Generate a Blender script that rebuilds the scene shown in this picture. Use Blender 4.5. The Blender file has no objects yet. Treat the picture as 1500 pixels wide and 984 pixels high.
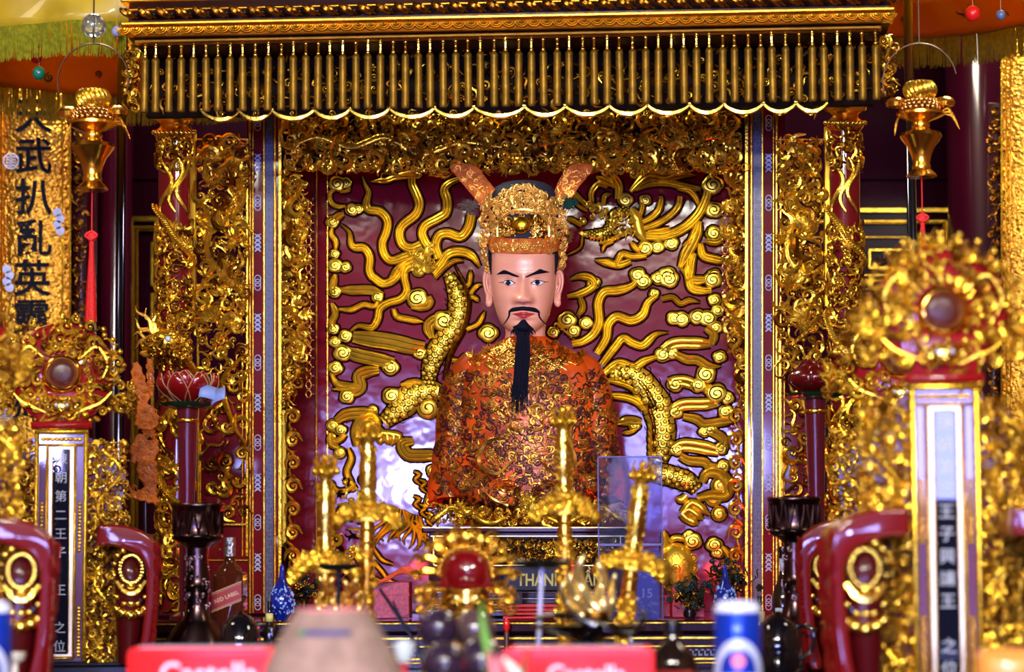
import bpy, math, random
import numpy as np
from mathutils import Vector, Matrix, Euler
from mathutils.bvhtree import BVHTree
PI = math.pi
C = bpy.context.scene.collection
# ---------------------------------------------------------------- camera frame (photo is 1500 x 984)
F = 3800.0; PITCH = math.radians(4.94); YAW = math.radians(4.1); ROLL = math.radians(-0.28)
CAM = np.array([0.477, 0.0, 1.5])
RC = np.array(Matrix.Rotation(YAW, 3, 'Z') @ Matrix.Rotation(PI/2 + PITCH, 3, 'X') @ Matrix.Rotation(ROLL, 3, 'Z'))
def at_np(px, py, Y):
    px = np.asarray(px, float); py = np.asarray(py, float); Y = np.asarray(Y, float) + 0*px
    d = np.stack([(px-750)/F, -(py-492)/F, -np.ones_like(px)], -1) @ RC.T
    t = Y/d[..., 1]
    return CAM + d*t[..., None]
def at(px, py, Y): return Vector(at_np(px, py, Y))
def zpy(px, z, Y):                       # image row at which height z shows, at distance Y
    a = at(px, 820, Y); b = at(px, 821, Y)
    return 820 + (z-a.z)/(b.z-a.z)
SHELF = 1.363
def BOT(Y): return -(820+(1.5-SHELF)*F/Y)     # v of the altar shelf top in the plane y = Y
# ---------------------------------------------------------------- things and tags
def tag(o, label=None, cat=None, group=None, kind=None):
    if label: o['label'] = label
    if cat: o['category'] = cat
    if group: o['group'] = group
    if kind: o['kind'] = kind
    return o
def thing(name, label, cat, loc=(0, 0, 0), group=None, rot=(0, 0, 0)):
    o = bpy.data.objects.new(name, None); C.objects.link(o); o.empty_display_size = .02
    o.location = loc; o.rotation_euler = rot
    return tag(o, label, cat, group)
def dup(root, loc, rot=None, label=None, group=None, scale=None):
    r = root.copy(); C.objects.link(r); r.location = loc
    if rot is not None: r.rotation_euler = rot
    if scale: r.scale = scale
    if label: r['label'] = label
    if group: r['group'] = group
    for ch in list(root.children):
        c = ch.copy(); C.objects.link(c); c.parent = r
        for g in list(ch.children):
            d = g.copy(); C.objects.link(d); d.parent = c
    return r
# ---------------------------------------------------------------- mesh builder; local axes: u right, v up, w towards the viewer
def lerp(xs, ys, x): return np.interp(x, xs, ys)
def cr(pts, n):                          # smooth curve through points, evenly resampled
    p = np.asarray(pts, float)
    if len(p) < 3:
        t = np.linspace(0, 1, n)[:, None]; return p[0]*(1-t)+p[-1]*t
    q = np.vstack([2*p[0]-p[1], p, 2*p[-1]-p[-2]]); out = []
    for i in range(1, len(q)-2):
        t = np.linspace(0, 1, 14, endpoint=False)[:, None]
        a, b, c, d = q[i-1], q[i], q[i+1], q[i+2]
        out.append(.5*((2*b)+(-a+c)*t+(2*a-5*b+4*c-d)*t*t+(-a+3*b-3*c+d)*t**3))
    o = np.vstack(out+[q[-2:-1]]); s = np.r_[0, np.cumsum(np.linalg.norm(np.diff(o, axis=0), axis=1))]
    k = np.linspace(0, s[-1], n)
    return np.stack([np.interp(k, s, o[:, j]) for j in range(o.shape[1])], -1)
def grid_quads(nr, nc, close=False, off=0):
    c = np.arange(nc if close else nc-1); r = np.arange(nr-1)
    R, K = np.meshgrid(r, c, indexing='ij'); K2 = (K+1) % nc
    return (np.stack([R*nc+K, R*nc+K2, (R+1)*nc+K2, (R+1)*nc+K], -1).reshape(-1, 4)+off)
class MB:
    def __init__(s): s.V = []; s.Q = []; s.T = []; s.mq = []; s.mt = []; s.n = 0
    def add(s, V, Q=None, T=None, m=0):
        V = np.asarray(V, float).reshape(-1, 3)
        if Q is not None and len(Q):
            s.Q.append(np.asarray(Q, int)+s.n); s.mq.append(np.full(len(Q), m))
        if T is not None and len(T):
            s.T.append(np.asarray(T, int)+s.n); s.mt.append(np.full(len(T), m))
        s.V.append(V); s.n += len(V); return s
    def arrays(s):
        V = np.vstack(s.V)
        Q = np.vstack(s.Q) if s.Q else np.zeros((0, 4), int); T = np.vstack(s.T) if s.T else np.zeros((0, 3), int)
        mq = np.concatenate(s.mq) if s.mq else np.zeros(0, int); mt = np.concatenate(s.mt) if s.mt else np.zeros(0, int)
        return V, Q, T, mq, mt
    def bvh(s):
        V, Q, T, _, _ = s.arrays()
        return BVHTree.FromPolygons([tuple(v) for v in V], [tuple(q) for q in Q]+[tuple(t) for t in T])
    # --- shapes
    def tube(s, pts, r, n=6, flat=1.0, ref=(0, 0, 1), cap=True, m=0, closed=False):
        P = np.asarray(pts, float)
        if P.shape[1] == 2: P = np.c_[P, np.zeros(len(P))]
        N = len(P); r = np.broadcast_to(np.asarray(r, float), (N,))
        if closed:
            Tn = np.roll(P, -1, 0)-np.roll(P, 1, 0)
        else: Tn = np.gradient(P, axis=0)
        Tn /= np.linalg.norm(Tn, axis=1)[:, None]+1e-12
        ref = np.asarray(ref, float)
        S = np.cross(Tn, ref); L = np.linalg.norm(S, axis=1)
        if (L < .2).any(): S = np.cross(Tn, np.array([.31, .77, .55])); L = np.linalg.norm(S, axis=1)
        S /= L[:, None]+1e-12; U = np.cross(S, Tn)
        th = np.linspace(0, 2*PI, n, endpoint=False)
        V = P[:, None]+r[:, None, None]*(S[:, None]*np.cos(th)[None, :, None]+flat*U[:, None]*np.sin(th)[None, :, None])
        V = V.reshape(-1, 3)
        if closed:
            Q = grid_quads(N, n, True)
            k = np.arange(n); k2 = (k+1) % n
            Q = np.vstack([Q, np.stack([(N-1)*n+k, (N-1)*n+k2, k2, k], -1)])
            return s.add(V, Q[:, ::-1], None, m)
        Q = grid_quads(N, n, True); T = None
        if cap:
            V = np.vstack([V, P[0], P[-1]]); k = np.arange(n); k2 = (k+1) % n
            T = np.vstack([np.stack([k, k2, np.full(n, N*n)], -1), np.stack([(N-1)*n+k2, (N-1)*n+k, np.full(n, N*n+1)], -1)])
            T = T[:, ::-1]
        return s.add(V, Q[:, ::-1], T[:, ::-1] if T is not None else None, m)
    def ridge(s, pts, wid, hgt, prof, w0=0.0, m=0):      # relief band lying on the w = w0 plane
        P = np.asarray(pts, float)[:, :2]; N = len(P); wid = np.broadcast_to(wid, (N,)); hgt = np.broadcast_to(hgt, (N,))
        Tn = np.gradient(P, axis=0); Tn /= np.linalg.norm(Tn, axis=1)[:, None]+1e-12
        S = np.stack([Tn[:, 1], -Tn[:, 0]], -1)
        a = np.array([p[0] for p in prof]); h = np.array([p[1] for p in prof])
        UV = P[:, None]+S[:, None]*(a[None, :, None]*wid[:, None, None])
        V = np.concatenate([UV, (w0+hgt[:, None]*h[None])[..., None]], -1).reshape(-1, 3)
        return s.add(V, grid_quads(N, len(a)), None, m)
    def lathe(s, prof, n=24, c=(0, 0, 0), axis='v', sx=1.0, sw=1.0, m=0, a0=0, a1=2*PI, wob=None):
        pr = np.asarray(prof, float); cl = abs(a1-a0-2*PI) < 1e-6
        th = np.linspace(a0, a1, n, endpoint=not cl)
        R = pr[:, 0][:, None]*np.ones(n)[None]
        if wob is not None: R = R*wob(th[None], pr[:, 1][:, None])
        A = R*np.cos(th)[None]*sx; B = R*np.sin(th)[None]*sw; H = pr[:, 1][:, None]+0*A
        if axis == 'v': V = np.stack([A, H, B], -1); Q = grid_quads(len(pr), n, cl)
        else: V = np.stack([A, B, H], -1); Q = grid_quads(len(pr), n, cl)[:, ::-1]
        if axis != 'v': Q = Q[:, ::-1]
        else: Q = Q[:, ::-1]
        return s.add(V.reshape(-1, 3)+np.asarray(c, float), Q, None, m)
    def ball(s, c, r, n=8, k=6, m=0):
        r = np.broadcast_to(np.asarray(r, float), (3,))
        ph = np.linspace(-PI/2, PI/2, k+1); th = np.linspace(0, 2*PI, n, endpoint=False)
        V = np.stack([np.cos(ph)[:, None]*np.cos(th)[None], np.sin(ph)[:, None]+0*th[None], np.cos(ph)[:, None]*np.sin(th)[None]], -1).reshape(-1, 3)
        return s.add(V*r+np.asarray(c, float), grid_quads(k+1, n, True)[:, ::-1], None, m)
    def dome(s, u, v, r, h, n=12, w0=0.0, m=0, k=4):
        t = np.linspace(0, PI/2, k+1)
        return s.lathe([(r*math.cos(a)+1e-4, w0+h*math.sin(a)) for a in t], n, (u, v, 0), 'w', m=m)
    def box(s, u0, u1, v0, v1, w0, w1, b=0.0, m=0):
        if b <= 0:
            V = [(x, y, z) for x in (u0, u1) for y in (v0, v1) for z in (w0, w1)]
            return s.add(V, [(0, 1, 3, 2), (4, 6, 7, 5), (0, 4, 5, 1), (2, 3, 7, 6), (0, 2, 6, 4), (1, 5, 7, 3)], None, m)
        b = min(b, abs(u1-u0)*.45, abs(v1-v0)*.45, abs(w1-w0)*.45)
        def loop(i, w): return [(u0+i, v0, w), (u1-i, v0, w), (u1, v0+i, w), (u1, v1-i, w), (u1-i, v1, w), (u0+i, v1, w), (u0, v1-i, w), (u0, v0+i, w)]
        def inl(w): return [(u0+b, v0+b, w)]*0+[(u0+b*1.4, v0+b, w), (u1-b*1.4, v0+b, w), (u1-b, v0+b*1.4, w), (u1-b, v1-b*1.4, w), (u1-b*1.4, v1-b, w), (u0+b*1.4, v1-b, w), (u0+b, v1-b*1.4, w), (u0+b, v0+b*1.4, w)]
        V = inl(w0)+loop(b*.5, w0+b)+loop(b*.5, w1-b)+inl(w1)
        Q = grid_quads(4, 8, True)
        c0 = [(3, 2, 1, 0), (7, 4, 3, 0), (7, 6, 5, 4)]; c1 = [(24, 25, 26, 27), (24, 27, 28, 31), (28, 29, 30, 31)]
        return s.add(V, np.vstack([Q, c0, c1]), None, m)
    def loft(s, rings, m=0, cap=True, close=True):       # rings: list of (N,3)
        R = np.asarray(rings, float); nr, n = R.shape[:2]; V = R.reshape(-1, 3); T = None
        Q = grid_quads(nr, n, close)
        if cap:
            V = np.vstack([V, R[0].mean(0), R[-1].mean(0)]); k = np.arange(n); k2 = (k+1) % n
            T = np.vstack([np.stack([k2, k, np.full(n, nr*n)], -1), np.stack([(nr-1)*n+k, (nr-1)*n+k2, np.full(n, nr*n+1)], -1)])
        return s.add(V, Q, T, m)
    def plate(s, outline, w0, w1, b=0.0, m=0, bulge=0.0):  # extruded outline (closed, u/v) with a rounded front edge
        P = np.asarray(outline, float)[:, :2]; n = len(P)
        if ((P[:, 0]*np.roll(P[:, 1], -1)-np.roll(P[:, 0], -1)*P[:, 1]).sum()) < 0: P = P[::-1]
        Tn = np.roll(P, -1, 0)-np.roll(P, 1, 0); Tn /= np.linalg.norm(Tn, axis=1)[:, None]+1e-12
        Nn = np.stack([-Tn[:, 1], Tn[:, 0]], -1)
        rings = [np.c_[P, np.full(n, w0)]]
        if b > 0:
            for a in (0, .35, .7, 1.0):
                an = a*PI/2; rings.append(np.c_[P+Nn*b*(1-math.cos(an)), np.full(n, w1-b+b*math.sin(an))])
        else: rings.append(np.c_[P, np.full(n, w1)])
        R = np.array(rings); V = R.reshape(-1, 3); Q = grid_quads(len(R), n, True)
        from mathutils.geometry import tessellate_polygon
        T = np.array(tessellate_polygon([[Vector((x, y, 0)) for x, y in R[-1][:, :2]]]), int)
        a = R[-1][:, :2][T]; ar = np.cross(a[:, 1]-a[:, 0], a[:, 2]-a[:, 0]); T[ar < 0] = T[ar < 0][:, ::-1]
        T2 = T[:, ::-1]
        return s.add(V, Q, np.vstack([T+(len(R)-1)*n, T2]), m)
    def merge(s, o, M=None, t=(0, 0, 0)):
        V, Q, T, mq, mt = o.arrays() if isinstance(o, MB) else o
        if M is not None: V = V@np.asarray(M, float).T
        flip = M is not None and np.linalg.det(np.asarray(M, float)) < 0
        V = V+np.asarray(t, float)
        if len(Q): s.Q.append((Q[:, ::-1] if flip else Q)+s.n); s.mq.append(mq)
        if len(T): s.T.append((T[:, ::-1] if flip else T)+s.n); s.mt.append(mt)
        s.V.append(V); s.n += len(V); return s
    # --- output
    def _mesh(s, name, W, mats, smooth, loc):
        _, Q, T, mq, mt = s.arrays(); W = W-np.asarray(loc, float)
        me = bpy.data.meshes.new(name); nq, nt = len(Q), len(T)
        me.vertices.add(len(W)); me.vertices.foreach_set('co', W.astype(np.float32).ravel())
        me.loops.add(nq*4+nt*3); me.loops.foreach_set('vertex_index', np.concatenate([Q.ravel(), T.ravel()]).astype(np.int32))
        me.polygons.add(nq+nt)
        me.polygons.foreach_set('loop_start', np.concatenate([np.arange(nq)*4, nq*4+np.arange(nt)*3]).astype(np.int32))
        me.polygons.foreach_set('material_index', np.concatenate([mq, mt]).astype(np.int32))
        me.polygons.foreach_set('use_smooth', np.full(nq+nt, bool(smooth)))
        for k in (mats if isinstance(mats, (list, tuple)) else [mats]): me.materials.append(k)
        me.update(calc_edges=True); me.validate()
        if smooth:
            try: me.set_sharp_from_angle(angle=math.radians(smooth if smooth is not True else 50))
            except Exception: pass
        return me
    def _link(s, name, W, mats, parent, smooth):
        if parent is not None: loc = np.array(parent.get('_loc', parent.location))
        else: loc = np.array([(W[:, 0].min()+W[:, 0].max())/2, (W[:, 1].min()+W[:, 1].max())/2, W[:, 2].min()])
        o = bpy.data.objects.new(name, s._mesh(name, W, mats, smooth, loc)); C.objects.link(o)
        if parent is not None: o.parent = parent
        else: o.location = loc
        return o
    def px(s, name, mats, parent=None, Y=6.6, smooth=True):     # traced shapes on the plane y = Y: u, v, w in photo pixels at that distance
        V = s.arrays()[0]; k = Y/F
        W = at_np(V[:, 0], -V[:, 1], Y-V[:, 2]*k)
        p = parent; off = None
        if p is not None and p.parent is not None:              # sub-part: parent meshes sit at their thing's origin
            root = p.parent
            o = bpy.data.objects.new(name, s._mesh(name, W, mats, smooth, np.array(root.location))); C.objects.link(o); o.parent = p; return o
        return s._link(name, W, mats, parent, smooth)
    def m(s, name, mats, parent=None, smooth=True):             # shapes in metres around the parent's origin
        V = s.arrays()[0]; W = np.stack([V[:, 0], -V[:, 2], V[:, 1]], -1)
        o = bpy.data.objects.new(name, s._mesh(name, W, mats, smooth, (0, 0, 0))); C.objects.link(o)
        if parent is not None: o.parent = parent
        return o
def text_mb(body, size, depth, align='CENTER', vertical=False, sp=1.0, bold=0.0):   # lettering in u,v around the origin
    cu = bpy.data.curves.new('t', 'FONT'); cu.body = body; cu.size = size; cu.extrude = depth; cu.align_x = align; cu.align_y = 'CENTER'
    cu.space_line = sp; cu.resolution_u = 3; cu.offset = bold
    o = bpy.data.objects.new('t', cu); C.objects.link(o); bpy.context.view_layer.update()
    me = bpy.data.meshes.new_from_object(o.evaluated_get(bpy.context.evaluated_depsgraph_get()))
    V = np.zeros(len(me.vertices)*3); me.vertices.foreach_get('co', V); V = V.reshape(-1, 3)
    me.calc_loop_triangles(); T = np.zeros(len(me.loop_triangles)*3, int); me.loop_triangles.foreach_get('vertices', T)
    bpy.data.objects.remove(o); bpy.data.meshes.remove(me); bpy.data.curves.remove(cu)
    b = MB(); b.add(V, None, T.reshape(-1, 3)); return b
# ---------------------------------------------------------------- materials
MATS = {}; CLOTH = ('yellow_satin', 'orange_satin', 'yellow_green_fringe')
def mat(name, col, rough=.4, metal=0.0, coat=0.0, coat_r=.05, bump=0.0, bscale=40.0, vary=0.0, vscale=25.0, col2=None, trans=0.0, ior=1.45, emit=0.0, sub=0.0, spec=.5, alpha=1.0):
    if name in MATS: return MATS[name]
    m = bpy.data.materials.new(name); m.use_nodes = True; nt = m.node_tree; b = nt.nodes['Principled BSDF']
    b.inputs['Base Color'].default_value = (*col, 1); b.inputs['Roughness'].default_value = rough; b.inputs['Metallic'].default_value = metal
    b.inputs['Coat Weight'].default_value = coat; b.inputs['Coat Roughness'].default_value = coat_r
    b.inputs['Transmission Weight'].default_value = trans; b.inputs['IOR'].default_value = ior; b.inputs['Specular IOR Level'].default_value = spec
    b.inputs['Alpha'].default_value = alpha
    if sub: b.inputs['Subsurface Weight'].default_value = sub; b.inputs['Subsurface Radius'].default_value = (.01, .004, .002)
    if emit: b.inputs['Emission Color'].default_value = (*col, 1); b.inputs['Emission Strength'].default_value = emit
    tc = nt.nodes.new('ShaderNodeTexCoord')
    if vary or col2:
        n = nt.nodes.new('ShaderNodeTexNoise'); n.inputs['Scale'].default_value = vscale; n.inputs['Detail'].default_value = 3
        nt.links.new(tc.outputs['Object'], n.inputs['Vector'])
        mp = nt.nodes.new('ShaderNodeMapRange'); mp.inputs[1].default_value = .38; mp.inputs[2].default_value = .62
        nt.links.new(n.outputs['Fac'], mp.inputs[0])
        mx = nt.nodes.new('ShaderNodeMix'); mx.data_type = 'RGBA'; nt.links.new(mp.outputs[0], mx.inputs[0])
        c2 = col2 if col2 else tuple(c*(1-vary) for c in col)
        mx.inputs[6].default_value = (*col, 1); mx.inputs[7].default_value = (*c2, 1); nt.links.new(mx.outputs[2], b.inputs['Base Color'])
    if bump:
        n = nt.nodes.new('ShaderNodeTexNoise'); n.inputs['Scale'].default_value = bscale; n.inputs['Detail'].default_value = 2
        nt.links.new(tc.outputs['Object'], n.inputs['Vector'])
        bp = nt.nodes.new('ShaderNodeBump'); bp.inputs['Strength'].default_value = min(1, bump); bp.inputs['Distance'].default_value = .01
        nt.links.new(n.outputs['Fac'], bp.inputs['Height']); nt.links.new(bp.outputs[0], b.inputs['Normal'])
        if coat: nt.links.new(bp.outputs[0], b.inputs['Coat Normal'])
    if name in CLOTH:
        tr = nt.nodes.new('ShaderNodeBsdfTranslucent'); tr.inputs[0].default_value = (*[min(1, c*1.5) for c in col], 1); ms = nt.nodes.new('ShaderNodeMixShader'); ms.inputs[0].default_value = .65 if name == 'orange_satin' else .22
        nt.links.new(b.outputs[0], ms.inputs[1]); nt.links.new(tr.outputs[0], ms.inputs[2]); nt.links.new(ms.outputs[0], nt.nodes['Material Output'].inputs[0])
    MATS[name] = m; return m
GOLD = mat('gilded_wood', (1.0, .60, .045), .25, .9, vary=.35, vscale=60, bump=.12, bscale=150)
GOLD2 = mat('old_gilding', (.34, .14, .012), .32, 1, vary=.5, vscale=80, bump=.2, bscale=120)
GOLDL = mat('bright_gilding', (1.0, .72, .12), .2, 1)
BRASS = mat('polished_brass', (.95, .50, .06), .23, 1)
GROD = mat('shaded_gold_rod', (.24, .125, .010), .42, .6, vary=.45, vscale=30, bump=.1, bscale=200, spec=.2)  # shade on the rods is put into a darker gold
OUTL = mat('dark_outline_lacquer', (.012, .002, .001), .7, spec=.0)
RED = mat('red_lacquer', (.13, .003, .006), .4, coat=1, coat_r=.06, spec=.05)
REDB = mat('dark_red_throne_lacquer', (.17, .004, .004), .3, coat=1, coat_r=.06, bump=.06, bscale=12, spec=.1)
PANEL = mat('hammered_red_lacquer', (.17, .002, .012), .30, coat=1, coat_r=.095, bump=.08, bscale=16, spec=.0)
MAROON = mat('maroon_wood', (.022, .001, .004), .5, coat=.3, coat_r=.15, spec=.1)
DARK = mat('dark_hollow_wood', (.008, .002, .002), .7, spec=.1)
BLACK = mat('black_lacquer', (.005, .004, .006), .3, coat=.25, spec=.2)
INKB = mat('ink_black', (.003, .003, .008), .5, spec=.08)
SKIN = mat('painted_skin', (.82, .36, .235), .36, coat=.35, coat_r=.25, spec=.4)
BONE = mat('mother_of_pearl', (.55, .62, .85), .2, coat=.5)
# ---------------------------------------------------------------- carved ornament vocabulary (unit size)
def _spiral(turns, tail, r0=.16, n=20, seed=0):
    t = np.linspace(0, 1, n); a = turns*2*PI*t; r = 1-(1-r0)*t
    p = np.stack([r*np.cos(a), r*np.sin(a)], -1)
    tl = np.array([[1+.25*tail, -1.1*tail], [1.05, -.5*tail]])
    return cr(np.vstack([tl, p]), n)
def make_templates():
    T = []
    for turns, tail, rr in ((1.3, 1.0, .2), (1.6, .6, .22), (1.1, 1.5, .26)):
        p = _spiral(turns, tail, n=18); k = np.linspace(0, 1, 18)
        b = MB(); w = .25*np.sin(k*PI)+.25*k
        b.tube(np.c_[p, w], rr*(.28+.95*np.sin(np.clip(k*1.15, 0, 1)*PI)**.7)*1.2, 5); b.ball((0, 0, .35), .24, 6, 4); T.append(b.arrays())
    for amp, rr in ((.35, .22), (.55, .28), (-.4, .2)):
        t = np.linspace(-1.3, 1.3, 11); b = MB()
        b.tube(np.c_[t, amp*np.sin(t*2.2), .3*np.cos(t)], 1.3*rr*np.cos(t*1.15)**.6*np.linspace(1, .5, 11)+.02, 5); T.append(b.arrays())
    b = MB()                                             # fan of flame leaves
    for q in (-.9, -.45, 0, .45, .9):
        t = np.linspace(0, 1, 8); x = t*1.5*math.sin(q)+.15*np.sin(t*6); y = t*1.5*math.cos(q)
        b.tube(np.c_[x, y, .3*np.sin(t*PI)], .22*np.sin(np.linspace(.25, 1, 8)*PI)**.8+.02, 5)
    T.append(b.arrays())
    b = MB(); b.ball((0, 0, .3), (.55, .55, .5), 8, 5); T.append(b.arrays())
    b = MB()                                             # rosette
    for i in range(6): b.ball((.55*math.cos(i*PI/3), .55*math.sin(i*PI/3), .2), (.36, .36, .28), 6, 4)
    b.ball((0, 0, .4), .3, 6, 4); T.append(b.arrays())
    return T
TEMPL = make_templates()
TEMPL_W = np.array([3, 3, 3, 3, 3, 2.5, 2, 1.2, 1.0]); TEMPL_W = TEMPL_W/TEMPL_W.sum()
def put(mb, k, u, v, w, s, ang, flip=1, tilt=0.0, m=0, sw=None):
    c, sn = math.cos(ang), math.sin(ang); sw = sw or s
    M = np.array([[c*s*flip, -sn*s, 0], [sn*s*flip, c*s, 0], [0, 0, sw]])
    if tilt:
        ct, st = math.cos(tilt), math.sin(tilt); M = np.array([[ct, 0, st], [0, 1, 0], [-st, 0, ct]])@M
    V, Q, T, mq, mt = TEMPL[k]
    mb.merge((V, Q, T, np.full(len(Q), m), np.full(len(T), m)), M, (u, v, w))
def filigree(mb, rng, rect, n, smin, smax, w0, w1, test=None, ms=((0, 1.0),), templ=None, sw=1.0, jit=1.0):
    u0, u1, v0, v1 = rect; W = u1-u0; H = v1-v0
    nx = max(1, int(round(math.sqrt(n*W/H)))); ny = max(1, int(round(n/nx)))
    cells = [(i, j) for i in range(nx) for j in range(ny)]
    rng.shuffle(cells)
    for i, j in cells:
        u = u0+W*(i+.5+jit*(rng.random()-.5))/nx; v = v0+H*(j+.5+jit*(rng.random()-.5))/ny
        if test and not test(u, v): continue
        k = templ[rng.randrange(len(templ))] if templ else int(np.searchsorted(np.cumsum(TEMPL_W), rng.random()))
        k = min(k, len(TEMPL)-1); x = rng.random(); m = 0
        for mm, p in ms:
            m = mm
            if x < p: break
            x -= p
        s = rng.uniform(smin, smax)
        put(mb, k, u, v, rng.uniform(w0, w1), s, rng.random()*2*PI, rng.choice((1, -1)), rng.uniform(-.4, .4), m, s*sw)
P3 = [(-1, 0), (-.93, .55), (-.62, .95), (-.36, .62), (-.2, .8), (0, 1.05), (.2, .8), (.36, .62), (.62, .95), (.93, .55), (1, 0)]
P2 = [(-1, 0), (-.9, .6), (-.5, 1), (-.12, .75), (0, .55), (.12, .75), (.5, 1), (.9, .6), (1, 0)]
P1 = [(-1, 0), (-.88, .5), (-.5, .88), (0, 1), (.5, .88), (.88, .5), (1, 0)]
PF = [(-1, 0), (-1, 1), (1, 1), (1, 0)]
def J(pts): return np.array([(x, -y) for x, y in pts], float)      # photo rows run down, v runs up
def X(o, sc, pts): return [(o[0]+x/sc, o[1]+y/sc) for x, y in pts]
def band(mb, pts, wid, hgt, prof=P3, t0=.3, t1=1.0, n=None, out=2.2, w0=0.0, m=0, mo=1):
    p = J(pts); L = np.linalg.norm(np.diff(p, axis=0), axis=1).sum(); n = n or int(max(10, L/3.2)); c = cr(p, n)
    k = np.linspace(0, 1, n)
    tp = np.minimum(1, np.minimum(t0+(1-t0)*k*4, t1+(1-t1)*(1-k)*4)); tp = np.clip(tp, 0.04, 1)
    if out: mb.ridge(c, wid*tp+out, w0+1.0+0*k, PF, 0.0, mo)
    mb.ridge(c, wid*tp, hgt*tp**.6, prof, w0+.6, m)
    if out and wid >= 3.4 and prof is not P1:                # dark lines paint shade into the grooves
        Tn = np.gradient(c, axis=0); Tn /= np.linalg.norm(Tn, axis=1)[:, None]+1e-9; S = np.stack([Tn[:, 1], -Tn[:, 0]], -1)
        for a in ((-.36, .36) if prof is P3 else (0,)):
            h = np.interp(a, [p_[0] for p_ in prof], [p_[1] for p_ in prof]); mb.tube(np.c_[c+S*(a*wid*tp)[:, None], w0+.6+hgt*tp**.6*h], .55*tp**.5+.1, 4, m=mo)
    return c
def scroll(mb, px, py, r, hgt=None, flip=1, ang=0.0, w0=0.0, m=0, mo=1, turns=1.7):
    h = (hgt or r*.55)*.55; u, v = px, -py
    mb.lathe([(r+1.5, w0), (r+1.5, w0+1.2), (0.01, w0+1.2)], 18, (u, v, 0), 'w', m=mo)
    mb.dome(u, v, r, h, 18, w0+.6, m)
    n = int(14+8*turns); t = np.linspace(0, 1, n); a = ang+flip*turns*2*PI*t; rr = r*(.88-.74*t)
    ww = w0+.6+h*np.sqrt(np.clip(1-(rr/r)**2, 0, 1))
    mb.tube(np.c_[u+rr*np.cos(a), v+rr*np.sin(a), ww], max(.75, r*.085), 5, m=mo)
    a2 = a+flip*.55; rr2 = rr*.9
    mb.tube(np.c_[u+rr2*np.cos(a2), v+rr2*np.sin(a2), ww+.4], r*.1*(1-.5*t), 5, m=m)
def puff(mb, px, py, r, rng, flip=1, w0=0.0, m=0):       # lobed cloud head with a drawn spiral
    a0 = rng.random()*6; th = np.linspace(0, 2*PI, 48, endpoint=False); k = 4
    rr = r*(.93+.15*np.abs(np.cos(k*.5*th+a0))**.8); h = r*.34; u, v = px, -py; rings = []
    mb.add(np.vstack([np.c_[u+(rr*1.0+2.2)*np.cos(th)*1.12, v+(rr+2.2)*np.sin(th), np.full(48, w0+1.1)], [[u, v, w0+1.1]]]), None, [(j, (j+1) % 48, 48) for j in range(48)], 1)
    for q, z in ((1, .0), (.97, .45), (.9, .7), (.75, .82), (.5, .92), (.25, .98), (.01, 1)): rings.append(np.c_[u+rr*q*np.cos(th)*1.12, v+rr*q*np.sin(th), np.full(48, w0+1.2+h*z)])
    mb.loft(np.array(rings), m, cap=False)
    n = 34; t = np.linspace(0, 1, n); a = a0+flip*1.75*2*PI*t; q = r*(.80-.68*t)
    mb.tube(np.c_[u+q*np.cos(a)*1.12, v+q*np.sin(a), w0+1.2+h*np.interp(q/r, [0, .5, .75, .9], [1, .92, .82, .7])], max(.8, r*.085), 5, m=1)
# ---------------------------------------------------------------- the hall
HX = 3.1
def struct(b, name, m, smooth=False): return tag(b.m(name, m, None, smooth), kind='structure')
PLASTER = mat('ochre_plaster', (.20, .085, .035), .8, vary=.2, vscale=3, spec=.1)
b = MB(); b.box(-HX, HX, -.1, 0, -9.2, 4.5); struct(b, 'floor', mat('floor_tile', (.16, .05, .03), .35, vary=.3, vscale=4))
b = MB(); b.box(-HX, HX, 3.9, 4.0, -9.2, 4.5); struct(b, 'ceiling', mat('ceiling_wood', (.09, .02, .01), .5, vary=.3, vscale=5))
b = MB(); b.box(-HX, HX, 0, 3.9, -9.2, -9.0); struct(b, 'wall_back', DARK)
b = MB(); b.box(-HX-.1, -HX, 0, 3.9, -9.2, 4.5); struct(b, 'wall_left', PLASTER)
b = MB(); b.box(HX, HX+.1, 0, 3.9, -9.2, 4.5); struct(b, 'wall_right', PLASTER)
b = MB()
OPEN = [(-2.75, -1.9, 1.7, 2.5, 52), (-1.65, -1.27, 1.88, 2.2, 420), (-.9, .3, 1.7, 2.5, 44), (.66, .84, 2.05, 2.35, 420), (1.1, 2.98, 1.8, 2.5, 46)]      # daylight openings in the front wall: left, right, sill, head, brightness
e_ = [-HX]+[q for o in OPEN for q in o[:2]]+[HX]
for i in range(0, len(e_), 2): b.box(e_[i], e_[i+1], 0, 3.9, 4.3, 4.5)
for o in OPEN: b.box(o[0], o[1], o[3], 3.9, 4.3, 4.5); b.box(o[0], o[1], 0, o[2], 4.3, 4.5)
struct(b, 'wall_front', PLASTER)
# dark red doors behind the shrine with gilt mouldings
def door_panel(name, x0, x1, mir):
    Y = 8.4; b = MB()
    b.box(x0, x1, -1250, -262, -12, 0); b.box(x0, x1, -262, -250, -8, 5); b.box(x0, x1, -250, 100, -20, -12)
    o = tag(b.px(name, mat('dark_red_door', (.016, .0006, .006), .5, coat=.02, coat_r=.12, spec=.02), None, Y, False), kind='structure')
    return o
door_panel('door_1', 60, 420, 1); door_panel('door_2', 1130, 1470, -1)
def frame_lines(rects, name):
    for (x0, x1, y0, y1, w) in rects:
        b = MB(); h = 4
        b.box(x0, x1, -y0-w, -y0, 0, h, 1); b.box(x0, x0+w, -y1, -y0-w*.5, 0, h, 1); b.box(x1-w, x1, -y1, -y0-w*.5, 0, h, 1); b.box(x0, x1, -y1, -y1+w, 0, h, 1)
        tag(b.px(name, GOLD, None, 8.39, False), kind='structure')
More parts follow.
